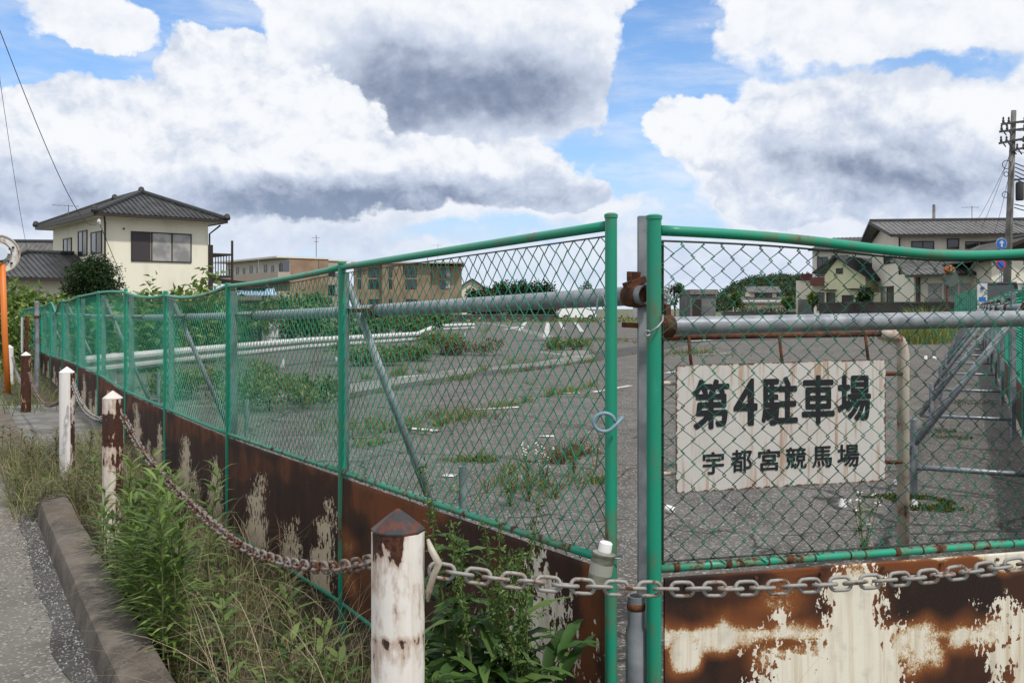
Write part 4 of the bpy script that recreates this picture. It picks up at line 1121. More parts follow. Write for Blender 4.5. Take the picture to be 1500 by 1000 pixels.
    mb = MB(T); mb.hexa([(.6, -1.2, 2.2), (3.1, -1.2, 2.2), (2.8, 1.2, 2.6), (.6, 1.2, 2.65)], [(.6, -1.2, 2.25), (3.1, -1.2, 2.25), (2.8, 1.2, 2.65), (.6, 1.2, 2.7)])
    for i in range(9): mb.tube([(.7 + i * .29, -1.2, 2.27), (.7 + i * .26, 1.2, 2.7)], .03, 5)
    mb.build('roof_sheet', M['blue_sheet'], t)
    for x, y in ((-1, .2), (2.2, .2), (2.2, 3.8), (-1, 3.8)):
        mb = MB(T); mb.box((x - .05, y - .05, 0), (x + .05, y + .05, 2.8)); mb.build('post', M['trim'], t)
    c = G(352, 495); c = P(352, 450, 33); c.z = LOTZ; T = frame(c, (1, .1))
    t = thing('garden_shed', (c.x, c.y, LOTZ), 'weathered grey garden shed with a white sheet leaning on it, among shrubs', 'shed')
    mb = MB(T); mb.box((-.6, 0, 0), (.6, 1.2, 1.35)); mb.build('wall', M['grey_clad'], t)
    mb = MB(T); mb.box((-.75, -.15, 1.35), (.75, 1.35, 1.42)); mb.build('roof', M['trim'], t)
    mb = MB(T); mb.hexa([(.75, -.1, 0), (1.32, -.12, 0), (1.32, -.07, 0), (.75, -.05, 0)], [(.72, .1, .95), (1.28, .1, .85), (1.28, .15, .85), (.72, .15, .95)]); mb.build('white_sheet', M['white'], t)
apartments()

def right_houses():
    # big cream house
    c = P(1316, 450, 66); c.z = 0; ax = Vector((.993, -.115, 0)); T = frame(c, ax); W, D = 12.0, 7.0
    t = thing('house', (c.x, c.y, 0), 'large two-storey cream house with a long grey tiled gable roof, beside the utility pole', 'house')
    mb = MB(T); mb.box((0, 0, 0), (W, D, 6.45)); mb.add([(0, 0, 6.45), (0, D, 6.45), (0, D / 2, 7.5), (.05, 0, 6.45), (.05, D, 6.45), (.05, D / 2, 7.5)], [(0, 2, 1), (3, 4, 5), (0, 3, 5, 2), (1, 2, 5, 4)]); mb.build('wall', M['pale'], t)
    mb = MB(T); o = .5; slope(mb, (-o - .15, -.85, 6.5), (W + o, -.85, 6.5), (W + o, D / 2, 7.75), (-o - .55, D / 2, 7.75), .33); slope(mb, (W + o, D + .85, 6.5), (-o - .15, D + .85, 6.5), (-o - .55, D / 2, 7.75), (W + o, D / 2, 7.75), .33); mb.build('roof', M['tile_grey'], t)
    mb = MB(T); mb.tube([(-o - .55, D / 2, 7.8), (W + o, D / 2, 7.8)], .12, 7); mb.build('ridge_cap', M['ridge'], t)
    mb = MB(T); mb.beam((-o - .2, -.9, 6.35), (W + o, -.9, 6.35), .1, .12); mb.beam((-o - .2, -.85, 6.4), (-o - .58, D / 2, 7.65), .06, .2); mb.beam((-o - .2, D + .85, 6.4), (-o - .58, D / 2, 7.65), .06, .2); mb.build('barge_board', M['trim'], t)
    window(t, T, .85, 2.35, 4.95, 6.05, 0, ('glass', 'glass')); window(t, T, 3.2, 4.0, 5.5, 6.2, 0, ('glass',)); window(t, T, 4.4, 6.0, 5.5, 6.0, 0, ('glass', 'glass')); window(t, T, 10.2, 11.5, 4.9, 6.0, 0)
    Tl = frame(T @ Vector((0, D, 0)), -Vector((-ax.y, ax.x, 0)))
    window(t, Tl, D - 3.6, D - .4, 4.6, 5.5, 0, ('glass', 'blind')); window(t, Tl, D - 4.4, D - 1.0, 1.4, 3.0, 0, ('blind', 'glass'))
    mb = MB(Tl); mb.box((D - 3.9, -.6, 5.5), (D - .2, 0, 5.58)); mb.box((D - 4.6, -.7, .7), (D - .8, 0, .8)); mb.box((D - 4.6, -.7, 1.3), (D - .8, -.64, 1.36)); 
    for i in range(12): mb.box((D - 4.6 + i * .34, -.7, .8), (D - 4.56 + i * .34, -.66, 1.3))
    mb.build('balcony', M['trim'], t)
    mb = MB(T); mb.tube([(.05, -.08, 0), (.05, -.08, 6.3)], .05, 6); mb.build('downpipe', M['trim'], t)
    # ground-floor extension with lean-to roof, bay window
    mb = MB(T); mb.box((-.3, -4.6, 0), (5.0, -.004, 3.7)); mb.build('wall', M['pale'], t)
    mb = MB(T); slope(mb, (-1.1, -5.5, 3.55), (5.2, -5.5, 3.75), (5.2, -.02, 5.1), (-.3, -.02, 4.9), .33); mb.build('lower_roof', M['tile_grey'], t)
    mb = MB(T); mb.beam((-1.1, -5.52, 3.45), (5.2, -5.52, 3.65), .1, .14); mb.build('gutter', M['trim'], t)
    window(t, T, .5, 3.4, 1.5, 3.1, -4.6, ('blind', 'blind', 'blind'), 'offwhite')
    mb = MB(T); mb.box((-.2, -5.0, 0), (-.02, -4.62, 3.5)); mb.box((.3, -5.0, 1.35), (3.6, -4.62, 1.45)); mb.build('trim_post', M['trim'], t)
    mb = MB(T); mb.box((-1.3, -3.6, .4), (-.5, -3.2, 1.1)); mb.build('air_conditioner', M['offwhite'], t)
    # second, taller front gable
    mb = MB(T); mb.box((3.2, -8.0, 0), (7.4, -4.604, 4.3)); mb.build('wall', M['pale'], t)
    mb = MB(T); slope(mb, (2.0, -8.6, 4.25), (5.6, -8.6, 5.75), (5.4, -.6, 5.75), (2.0, -.6, 4.25), .33)
    mb = MB(T); kx = 5.3
    slope(mb, (1.9, -.5, 4.3), (1.9, -8.7, 4.3), (kx, -8.7, 5.75), (kx, -.5, 5.75), .33); slope(mb, (8.6, -8.7, 4.3), (8.6, -.5, 4.3), (kx, -.5, 5.75), (kx, -8.7, 5.75), .33); mb.build('lower_roof', M['tile_grey'], t)
    mb = MB(T); mb.add([(2.6, -8.02, 4.3), (8.0, -8.02, 4.3), (kx, -8.02, 5.5), (2.6, -7.9, 4.3), (8.0, -7.9, 4.3), (kx, -7.9, 5.5)], [(0, 1, 2), (5, 4, 3), (0, 2, 5, 3), (1, 4, 5, 2)]); mb.build('gable', M['trim'], t)
    mb = MB(T); mb.tube([(kx, -8.7, 5.8), (kx, -.5, 5.8)], .13, 7); mb.beam((1.9, -8.75, 4.25), (kx, -8.75, 5.7), .1, .22); mb.beam((8.6, -8.75, 4.25), (kx, -8.75, 5.7), .1, .22); mb.build('barge_board', M['trim'], t)
    window(t, T, 4.2, 6.6, .6, 3.0, -8.0, ('blind', 'blind'), 'offwhite')
    aerial(t, T, (6.4, D / 2 + 1, 7.5), 1.4, 1.2)
    # yellow-green house with a gable to the front
    c = P(1208, 450, 72); c.z = 0; ax = Vector((.74, -.67, 0)); T = frame(c, ax); W, D = 3.0, 7
    t = thing('house', (c.x, c.y, 0), 'pale yellow-green gabled house with a dark grey roof, left of the large cream house', 'house')
    mb = MB(T); mb.box((0, 0, 0), (3.1, 8, 3.9)); mb.add([(0, 0, 3.9), (3.1, 0, 3.9), (1.0, 0, 5.1), (0, .1, 3.9), (3.1, .1, 3.9), (1.0, .1, 5.1)], [(0, 1, 2), (5, 4, 3), (0, 2, 5, 3), (1, 4, 5, 2)]); mb.build('wall', M['yellow'], t)
    mb = MB(T); slope(mb, (3.7, -.5, 3.55), (3.7, 8.5, 3.55), (.95, 8.5, 5.35), (.95, -.5, 5.35), .33); slope(mb, (-.8, 8.5, 4.1), (-.8, -.5, 4.1), (.95, -.5, 5.35), (.95, 8.5, 5.35), .33); mb.build('roof', M['tile_dark'], t)
    window(t, T, .15, .8, .6, 2.6, 0, ('glass',)); window(t, T, 1.35, 2.2, 1.4, 2.4, 0, ('shutter',)); window(t, T, .9, 1.4, 4.0, 4.4, 0, ('glass',))
    mb = MB(T); mb.box((-.1, -.5, 2.75), (.95, 0, 2.83)); mb.box((1.9, -.5, 2.8), (3.1, 0, 2.88)); mb.build('awning', M['trim'], t)
    mb = MB(T); mb.box((3.12, .8, 0), (3.9, 3, 2.6)); mb.build('wall', M['yellow'], t)
    # house behind with a dark roof, balcony side
    c = P(1190, 450, 84); c.z = 0; T = frame(c, (.92, -.40))
    t = thing('house', (c.x, c.y, 0), 'tall off-white house with balconies and dark roof, behind the yellow-green one', 'house')
    mb = MB(T); mb.box((0, 0, 0), (6.5, 6, 6.6)); mb.build('wall', M['offwhite'], t)
    mb = MB(T); slope(mb, (-.3, -.7, 6.5), (7.2, -.7, 6.5), (7.2, 3, 7.75), (1.4, 3, 7.75), .35); slope(mb, (7.2, 6.7, 6.5), (-.3, 6.7, 6.5), (1.4, 3, 7.75), (7.2, 3, 7.75), .35); mb.build('roof', M['tile_dark'], t)
    window(t, T, .4, 1.3, 4.2, 5.9, 0); window(t, T, .4, 1.3, 1.2, 2.8, 0); window(t, T, 1.6, 3.0, 4.3, 6.0, 0, ('shutter', 'glass'))
    mb = MB(T); mb.box((-.1, -1.0, 3.4), (1.4, 0, 3.5)); mb.box((-.1, -1.0, 3.5), (1.4, -.92, 4.1)); mb.build('balcony', M['red_trim'], t)
    # low cream house with the red trim
    c = P(1166, 450, 86); c.z = 0; T = frame(c, (.95, -.31))
    t = thing('house', (c.x, c.y, 0), 'small cream house with a dark red flat roof edge, below the wooded hill', 'house')
    mb = MB(T); mb.box((0, 0, 0), (3.0, 5, 3.9)); mb.build('wall', M['pale'], t)
    mb = MB(T); mb.box((.4, -.2, 3.9), (3.2, 5.2, 4.5)); mb.build('roof', M['red_trim'], t)
    window(t, T, 1.1, 1.8, 2.0, 2.7, 0, ('glass',))
    mb = MB(T); mb.box((.2, -1.2, 0), (1.8, -.01, 2.2)); mb.build('store_room', M['grey_clad'], t)
    # block retaining wall
    a, b = P(1200, 450, 60), P(1402, 450, 54)
    t = thing('retaining_wall', (a.x, a.y, 0), 'old dark block wall running below the houses on the right', 'wall')
    mb = MB(frame((a.x, a.y, 0), (b - a))); L = (b - a).length; mb.box((0, 0, 0), (L, .2, 1.72)); mb.build('wall', M['block'], t)
    mb = MB(frame((a.x, a.y, 0), (b - a))); mb.box((-.02, -.04, 1.72), (L + .02, .24, 1.82)); mb.build('coping', M['dark_concrete'], t)
    # far buildings
    c = P(1011, 450, 118); c.z = 0; T = frame(c, (1, .05))
    t = thing('storehouse', (c.x, c.y, 0), 'plain dark grey flat-roofed building in the distance, right of the fence gap', 'building')
    mb = MB(T); mb.box((0, 0, 0), (3.2, 6, 3.3)); mb.build('wall', M['grey_clad'], t)
    mb = MB(T); mb.box((-.1, -.3, 3.1), (3.4, 6.2, 3.7)); mb.build('roof', M['concrete'], t)
    mb = MB(T); mb.box((.3, -.05, .2), (1.4, -.004, 2.5)); mb.build('door', M['trim'], t)
    c = P(985, 450, 122); c.z = 0; T = frame(c, (1, .05))
    t = thing('house', (c.x, c.y, 0), 'small white house in the distance, seen beside the right edge of the gap', 'house')
    mb = MB(T); mb.box((-4.2, 0, 0), (-.6, 5, 2.7)); mb.build('wall', M['white'], t)
    mb = MB(T); slope(mb, (-4.6, -.5, 2.6), (-.2, -.5, 2.6), (-.2, 2.5, 3.7), (-4.6, 2.5, 3.7), .4); slope(mb, (-.2, 5.5, 2.6), (-4.6, 5.5, 2.6), (-4.6, 2.5, 3.7), (-.2, 2.5, 3.7), .4); mb.build('roof', M['tile_grey'], t)
    window(t, T, -2.0, -1.0, .9, 2.0, 0)
    c = P(1086, 450, 108); c.z = 0; T = frame(c, (1, 0))
    t = thing('house', (c.x, c.y, 0), 'low house with two tiers of pale grey roof, in front of the wooded hill', 'house')
    mb = MB(T); mb.box((.2, 0, 0), (5.4, 5, 2.3)); mb.build('wall', M['pale'], t)
    mb = MB(T); slope(mb, (-.4, -.7, 1.95), (6.0, -.7, 1.95), (5.4, 2, 2.75), (.2, 2, 2.75), .35); mb.build('lower_roof', M['tile_grey'], t)
    mb = MB(T); mb.box((1.4, 1.6, 2.3), (4.4, 4, 3.3)); mb.build('wall', M['pale'], t)
    mb = MB(T); slope(mb, (1.0, 1.0, 3.2), (4.9, 1.0, 3.2), (4.9, 2.6, 3.9), (1.0, 2.6, 3.9), .35); slope(mb, (4.9, 4.4, 3.2), (1.0, 4.4, 3.2), (1.0, 2.6, 3.9), (4.9, 2.6, 3.9), .35); mb.build('roof', M['tile_grey'], t)
    window(t, T, 1.9, 3.9, 2.45, 3.1, 1.6)
    a, b = P(690, 450, 92), P(812, 450, 92)
    t = thing('boundary_wall', (a.x, a.y, 0), 'low grey concrete wall at the far end of the lot under the dark trees', 'wall')
    mb = MB(frame((a.x, a.y, 0), (b - a))); mb.box((-6, 0, 0), ((b - a).length, .2, .75)); mb.build('wall', M['dark_concrete'], t)
    mb = MB(frame((a.x, a.y, 0), (b - a))); mb.box((-6.02, -.04, .75), ((b - a).length + .02, .24, .81)); mb.build('coping', M['concrete'], t)
    a = P(1060, 450, 96)
    t = thing('boundary_wall', (a.x, a.y, 0), 'grey block wall below the low grey-roofed house in front of the hill', 'wall')
    mb = MB(frame((a.x, a.y, 0), (1, 0))); mb.box((0, 0, 0), (9.0, .2, 1.0)); mb.build('wall', M['block'], t)
    mb = MB(frame((a.x, a.y, 0), (1, 0))); mb.box((-.02, -.04, 1.0), (9.02, .24, 1.07)); mb.build('coping', M['dark_concrete'], t)
right_houses()

# ------------------------------------------------------------------ poles, wires, signs, cars, guard rails
def cable(a, b, sag, r, label, name='cable', group=None, r0=None):
    pts = []
    for i in range(21):
        f = i / 20; p = a.lerp(b, f); p.z -= sag * 4 * f * (1 - f); pts.append(p)
    mb = MB(); mb.tube(pts, [(r0 or r) + (r - (r0 or r)) * i / 20 for i in range(21)], 5); return tag(mb.build(name, M['cable'], None, smooth=True, origin=a), label, 'cable', group)

def utility_pole():
    d = 50.0; b, tp = P(1472, 450, d), P(1485, 162, d); b.z = 0
    t = thing('utility_pole', (b.x, b.y, 0), 'tall grey utility pole with crossarms, transformer and many cables at the right edge', 'utility pole')
    mb = MB(); mb.tube([b, tp], [.22, .13], 12); mb.tube([tp, tp + Vector((0, 0, .02))], .05, 6); mb.build('pole', M['pole'], t, smooth=True)
    def at(v): f = (450 - v) / (450 - 162); q = P(1472, 450, d).lerp(tp, f); q.z = P(0, v, d).z; return q
    for v, l, r in ((183, 20, 60), (194, 22, 60), (211, 22, 30), (222, 6, 40)):
        c = at(v); mb = MB(); s = d / F
        mb.beam(c + Vector((-l * s, -.18, .0)), c + Vector((r * s, -.18, .35)), .09, .11); mb.build('crossarm', M['hardware'], t)
        for k in (-l + 3, -l + 11, 14, 26):
            mb = MB(); q = c + Vector((k * s, -.18, .05 + .12)); mb.lathe(q, [(.05, -.1), (.07, 0), (.04, .08), (.06, .14), (.02, .22)], 8); mb.tube([q, q + Vector((.25, 0, -.35))], .035, 5); mb.build('insulator', M['hardware'], t)
    c = at(280); mb = MB(); mb.lathe((c.x + .45, c.y - .1, c.z - .5), [(.17, 0), (.2, .06), (.2, .85), (.17, .95), (.05, 1.0)], 12); mb.build('transformer', M['hardware'], t, smooth='auto')
    mb = MB(); mb.beam((c.x, c.y - .1, c.z + .55), (c.x + 1.3, c.y - .1, c.z + .7), .08, .08); mb.build('crossarm', M['hardware'], t)
    for v, rr in ((242, .22), (286, .16), (256, .12)):
        c = at(v); mb = MB(); mb.tube([c + Vector((-.35 + rr * math.cos(a * .5236), -.2, rr * math.sin(a * .5236))) for a in range(12)], .02, 5, closed=True); mb.build('cable_coil', M['cable'], t)
    for i, (v, dv) in enumerate(((180, -10), (192, -12), (206, -6), (222, 4), (240, 22), (246, 26), (252, 30), (258, 30), (263, 34), (300, 8), (305, 16), (322, 4), (328, 20))):
        a = at(v) + Vector((.1, -.1 - .02 * i, 0)); e = P(1700, v + dv * 2.2 - 30, 40 + i * .4)
        cable(a, e, .5, .028 if v > 235 and v < 310 else .018, 'black overhead cable running right from the utility pole', group='overhead cables at the utility pole')
    for i, (v, u2, v2, d2) in enumerate(((215, 1432, 345, 70), (222, 1420, 340, 72), (240, 1455, 345, 66))):
        cable(at(v), P(u2, v2, d2), .3, .012, 'thin service wire slanting down from the utility pole to the cream house roof', group='service wires to the cream house')
    # slim pole behind the house
    q = P(1368, 450, 90); mb = MB(); q.z = 0
    t2 = thing('utility_pole', q, 'slim bare pole top standing up behind the long grey roof', 'utility pole')
    mb.tube([q, (q.x, q.y, P(0, 301, 90).z)], [.2, .13], 10); mb.build('pole', M['pole'], t2, smooth=True)
    mb = MB(); mb.lathe((q.x, q.y, P(0, 301, 90).z), [(.14, 0), (.10, .08), (.02, .10)], 10); mb.build('cap', M['hardware'], t2)
utility_pole()

def disc(c, r, m, name, parent, off, n=24):
    mb = MB(); vs = [Vector((c.x + r * math.cos(a * 2 * math.pi / n), c.y - off, c.z + r * math.sin(a * 2 * math.pi / n))) for a in range(n)]
    mb.hexa([v + Vector((0, .01, 0)) for v in vs], vs); return mb.build(name, M[m], parent)
def road_signs():
    d = 46.0; b = P(1467, 450, d); b.z = 0
    t = thing('road_sign', b, 'round blue sign with white up arrow, above a small white plate', 'road sign')
    mb = MB(); mb.tube([b, (b.x, b.y, P(0, 348, d).z)], .035, 8); mb.build('post', M['galv'], t, smooth=True)
    c = P(1466, 357, d); disc(c, .27, 'white', 'rim', t, .06); disc(c, .25, 'sign_blue', 'face', t, .075)
    mb = MB(); y = c.y - .09
    mb.hexa([(c.x - .045, y, c.z - .16), (c.x + .045, y, c.z - .16), (c.x + .045, y, c.z + .02), (c.x - .045, y, c.z + .02)], [(c.x - .045, y - .004, c.z - .16), (c.x + .045, y - .004, c.z - .16), (c.x + .045, y - .004, c.z + .02), (c.x - .045, y - .004, c.z + .02)])
    mb.hexa([(c.x - .13, y, c.z + .02), (c.x + .13, y, c.z + .02), (c.x, y, c.z + .17)], [(c.x - .13, y - .004, c.z + .02), (c.x + .13, y - .004, c.z + .02), (c.x, y - .004, c.z + .17)]); mb.build('arrow', M['white'], t)
    c2 = P(1466, 371, d); mb = MB(); mb.box((c2.x - .24, c2.y - .08, c2.z - .15), (c2.x + .24, c2.y - .065, c2.z + .15)); mb.build('plate', M['white'], t)
    mb = MB(); mb.box((c2.x - .16, c2.y - .09, c2.z - .05), (c2.x + .12, c2.y - .082, c2.z + .03)); mb.hexa([(c2.x - .05, c2.y - .09, c2.z + .03), (c2.x + .09, c2.y - .09, c2.z + .03), (c2.x + .04, c2.y - .09, c2.z + .09)], [(c2.x - .05, c2.y - .084, c2.z + .03), (c2.x + .09, c2.y - .084, c2.z + .03), (c2.x + .04, c2.y - .084, c2.z + .09)]); mb.build('pictogram', M['black_paint'], t)
    d = 44.0; b = P(1465, 450, d); b.z = 0
    t = thing('road_sign', b, 'round red and blue no-parking sign, lower of the two round signs by the utility pole', 'road sign')
    mb = MB(); mb.tube([b, (b.x, b.y, P(0, 380, d).z)], .03, 8); mb.build('post', M['galv'], t, smooth=True)
    c = P(1465, 388, d); disc(c, .24, 'sign_red', 'rim', t, .06); disc(c, .18, 'sign_blue', 'face', t, .075)
    mb = MB(); mb.beam((c.x - .13, c.y - .09, c.z + .13), (c.x + .13, c.y - .09, c.z - .13), .006, .05, (0, 1, 0)); mb.build('bar', M['sign_red'], t)
    # leaning banner
    d = 42; c = P(1439, 450, d); c.z = 0; T = frame(c, (1, 0))
    t = thing('banner_sign', c, 'narrow white and blue standing banner beside the black car', 'sign')
    mb = MB(T); mb.tube([(0, .03, 0), (0, .03, 2.6)], .03, 6); mb.build('post', M['galv'], t)
    mb = MB(T); mb.box((-.22, 0, 1.2), (.22, .02, 2.55)); mb.build('face', M['white'], t)
    mb = MB(T); mb.box((-.15, -.01, 1.75), (.15, -.004, 1.95)); mb.box((-.15, -.01, 1.35), (.1, -.004, 1.5)); mb.lathe((0, -.012, 2.3), [(.08, 0), (.08, .1)], 12); mb.build('print', M['sign_blue'], t)
    # rusty convex mirror
    d = 41; c = P(1388, 404, d); b = P(1385, 450, d); b.z = 0
    t = thing('traffic_mirror', b, 'small rusty traffic mirror on a rusty post in front of the cream house', 'mirror')
    mb = MB(); mb.tube([b, c], .05, 8); mb.build('post', M['rust'], t, smooth=True)
    mb = MB(); mb.tube([c + Vector((0, 0, .25)), c + Vector((.03, -.08, .25)), c + Vector((.1, -.25, .27))], [.20, .24, .16], 16); mb.build('hood', M['orange_rust'], t, smooth='auto')
    disc(c + Vector((.10, 0, -.12)), .34, 'mirror_dark', 'mirror_plate', t, .1)
    # orange mirror post at the left edge
    d = 15.5; b = P(12, 580, d); b.z = zr(14); c = P(-2, 372, d)
    t = thing('traffic_mirror', b, 'round traffic mirror with a white back plate on an orange post at the left edge', 'mirror')
    mb = MB(); mb.tube([b, P(7, 490, d), P(3, 372, d)], .047, 12); mb.build('post', M['orange'], t, smooth=True)
    n = Vector((.62, -.78, 0)).normalized(); s = Vector((-n.y, n.x, 0))
    def ringp(r, o): return [c + n * o + (s * math.cos(a) + Vector((0, 0, 1)) * math.sin(a)) * r for a in [k * 2 * math.pi / 32 for k in range(32)]]
    mb = MB(); mb.hexa(ringp(.28, .02), ringp(.30, .03)); mb.build('back_plate', M['mirror_back'], t, smooth='auto')
    mb = MB(); mb.tube(ringp(.30, .03), .018, 8, closed=True); mb.build('rim', M['sign_frame'], t, smooth=True)
    mb = MB(); R_ = ringp(.19, .05); mb.hexa(R_, [c + n * .14 + (q - c - n * .05) * .55 for q in R_]); mb.build('mirror_face', M['mirror'], t, smooth='auto')
    for a in (.5, 2.4, 4.0, 5.6):
        q = c + n * .04 + (s * math.cos(a) + Vector((0, 0, 1)) * math.sin(a)) * .23
        mb = MB(); mb.tube([q, q + n * .03], .02, 8); mb.build('bolt', M['rust'], t)
    # white notice board and grey pole by the far fence
    d = 14.8; q = P(31, 490, d); b = Vector((q.x, q.y, zr(14)))
    t = thing('notice_board', b, 'narrow white notice board seen edge-on beside the far end of the left fence', 'sign')
    mb = MB(); mb.beam(b + Vector((.06, .05, 0)), Vector((q.x + .06, q.y + .05, P(0, 463, d).z)), .05, .05); mb.build('post', M['rust'], t)
    mb = MB(); a = Vector((-.42, .9, 0)).normalized(); nn = Vector((-a.y, a.x, 0)); z0, z1 = P(0, 516, d).z, P(0, 465, d).z
    b0, b1 = q - a * .1, q + a * .28
    mb.hexa([(b0.x, b0.y, z0), (b1.x, b1.y, z0), (b1.x + .03, b1.y - .01, z0), (b0.x + .03, b0.y - .01, z0)], [(b0.x, b0.y, z1), (b1.x, b1.y, z1), (b1.x + .03, b1.y - .01, z1), (b0.x + .03, b0.y - .01, z1)])
    mb.build('panel', M['white'], t)
    d = 15.0; q = P(54, 450, d)
    t = thing('steel_post', (q.x, q.y, zr(14)), 'plain grey steel post standing in front of the far part of the left fence', 'post')
    mb = MB(); mb.lathe((q.x, q.y, 0), [(.035, zr(14)), (.035, P(0, 442, d).z)], 12); mb.build('tube', M['galv_dull'], t, smooth='auto')
    mb = MB(); mb.lathe((q.x, q.y, P(0, 442, d).z), [(.038, -.03), (.038, .0), (.015, .014)], 12); mb.build('cap', M['galv_dull'], t)
    mb = MB(); z = P(0, 466, d).z; mb.lathe((q.x, q.y, z), [(.042, 0), (.042, .04)], 12); mb.build('band', M['rust'], t)
road_signs()

def car(c, ax, m, label, L=4.3, W=1.75, H=1.85):
    T = frame(c, ax); t = thing('parked_car', c, label, 'car')
    prof = [(0, .35), (0, .95), (.12, 1.05), (.30, H - .08), (.5, H), (2.9, H), (3.35, 1.1), (4.15, .98), (4.3, .85), (4.3, .35)]
    prof = [(x * L / 4.3, z) for x, z in prof]
    def shell(y0, y1, ins):
        return [(x, y0, z) for x, z in prof], [(x, y1, z) for x, z in prof]
    mb = MB(T); lo = [(x, -W / 2 + (.12 if z > 1.1 else 0), z) for x, z in prof]; hi = [(x, W / 2 - (.12 if z > 1.1 else 0), z) for x, z in prof]
    mb.hexa(lo, hi); mb.build('body', m, t, smooth='auto')
    for s in (-1, 1):
        mb = MB(T); y = s * (W / 2 - .09); mb.hexa([(.45, y, 1.1), (3.1, y, 1.1), (2.75, y, H - .12), (.55, y, H - .12)], [(.45, y + s * .02, 1.1), (3.1, y + s * .02, 1.1), (2.75, y + s * .02, H - .12), (.55, y + s * .02, H - .12)]); mb.build('side_window', M['glass'], t)
        mb = MB(T); mb.box((-.03, s * W * .43 - .08, .9), (.0, s * W * .43 + .06, 1.25)); mb.build('tail_lamp', M['lamp_red'], t)
        for x in (.8, 3.4):
            mb = MB(T); mb.tube([(x, s * (W / 2 - .2), .32), (x, s * (W / 2 + .01), .32)], .32, 16); w = mb.build('wheel', M['rubber'], t, smooth='auto')
            mb = MB(T); mb.tube([(x, s * (W / 2 + .0), .32), (x, s * (W / 2 + .025), .32)], .19, 12); g = mb.build('rim', M['galv'], None); g.data.transform(Matrix.Translation(-ORG[w.name])); g.parent = w; ORG[g.name] = ORG[w.name]
    mb = MB(T); mb.hexa([(.10, -.7, 1.12), (.10, .7, 1.12), (.27, .62, H - .15), (.27, -.62, H - .15)], [(.07, -.7, 1.12), (.07, .7, 1.12), (.24, .62, H - .15), (.24, -.62, H - .15)]); mb.build('rear_window', M['glass'], t)
    mb = MB(T); mb.hexa([(3.33, -.68, 1.14), (3.33, .68, 1.14), (2.96, .62, H - .1), (2.96, -.62, H - .1)], [(3.37, -.68, 1.14), (3.37, .68, 1.14), (3.0, .62, H - .1), (3.0, -.62, H - .1)]); mb.build('windscreen', M['glass'], t)
    mb = MB(T); mb.box((-.035, -.17, .62), (-.005, .17, .8)); mb.build('number_plate', M['white'], t)
    mb = MB(T); mb.box((-.06, -W / 2 + .02, .36), (.06, W / 2 - .02, .55)); mb.build('bumper', M['trim'], t)
def cars():
    c = P(1462, 450, 43); c.z = .75; car(Vector((c.x, c.y, .75)), (.45, .89), M['car_black'], 'black van seen from behind beside the standing banner', H=1.9)
    c = P(1512, 450, 46); car(Vector((c.x, c.y, .75)), (.45, .89), M['car_black'], 'black car behind the fence, at the foot of the utility pole', H=1.6)
    c = P(816, 450, 100); car(Vector((c.x, c.y, .1)), (1, .1), M['car_white'], 'white car parked far off at the back of the lot, under the grey pipe', L=4.0, H=1.45)
cars()
def strip_fence():
    a, b = P(1398, 450, 50), P(1434, 450, 44); a.z = b.z = 0
    t = thing('strip_fence', a, 'short upright green strip fence between the rusty mirror and the black van', 'fence')
    T = frame(a, b - a); L = (b - a).xy.length; mb = MB(T); n = 22
    for i in range(n):
        mb.box((L * i / n, (.03 if i % 2 else 0), .5), (L * (i + .9) / n, (.05 if i % 2 else .02), 2.15 + .25 * i / n))
    mb.build('strip_board', M['green_far'], t)
    for f in (0, .5, 1):
        mb = MB(T); mb.box((L * f - .03, .06, 0), (L * f + .03, .12, 2.3)); mb.build('post', M['galv_dull'], t)
    mb = MB(T); mb.box((0, .052, 1.0), (L, .062, 1.08)); mb.build('rail', M['galv_dull'], t)
strip_fence()

def guard_rail(pts, label, h=.66, bh=.30, end=False):
    t = thing('guard_rail', pts[0], label, 'guard rail', 'white guard rails across the lot')
    prof = [(x, z * .84 + .05) for x, z in [(-.02, 0), (.06, .06), (.06, .11), (-.05, .17), (.06, .23), (.06, .28), (-.02, .34)]]
    for i in range(len(pts) - 1):
        a, b = pts[i], pts[i + 1]; d = (b - a).normalized(); n = Vector((d.y, -d.x, 0))
        if n.y > 0: n = -n
        mb = MB(); k = len(prof); vs = []
        for p in (a, b):
            for o, z in prof: vs.append(p + n * o + Vector((0, 0, h - .34 + z)))
            for o, z in prof: vs.append(p + n * (o - .012) + Vector((0, 0, h - .34 + z)))
        fs = []
        for j in range(k - 1):
            fs += [(j, j + 1, 2 * k + j + 1, 2 * k + j), (k + j, 3 * k + j, 3 * k + j + 1, k + j + 1)]
        mb.add(vs, fs); mb.build('beam', M['white'], t)
        m_ = int((b - a).length / 3) + 1
        for q in range(m_):
            p = a.lerp(b, (q + .5) / m_) - n * .09
            mb = MB(); mb.lathe((p.x, p.y, 0), [(.055, LOTZ), (.055, LOTZ + h)], 8); mb.build('post', M['white'], t)
def rails():
    p = [P(120, 450, 14.5), P(300, 450, 18.5), P(450, 450, 23.5), P(612, 450, 29)]
    for q in p: q.z = LOTZ - .0
    q = P(634, 450, 30.5); q.z = LOTZ + .16
    guard_rail(p + [q], 'long white guard rail with a bent-up end, behind the left fence')
    a, b = P(648, 450, 42), P(694, 450, 45); a.z = b.z = LOTZ
    guard_rail([a, b], 'short piece of white guard rail in the weeds, far beyond the longer one')
rails()

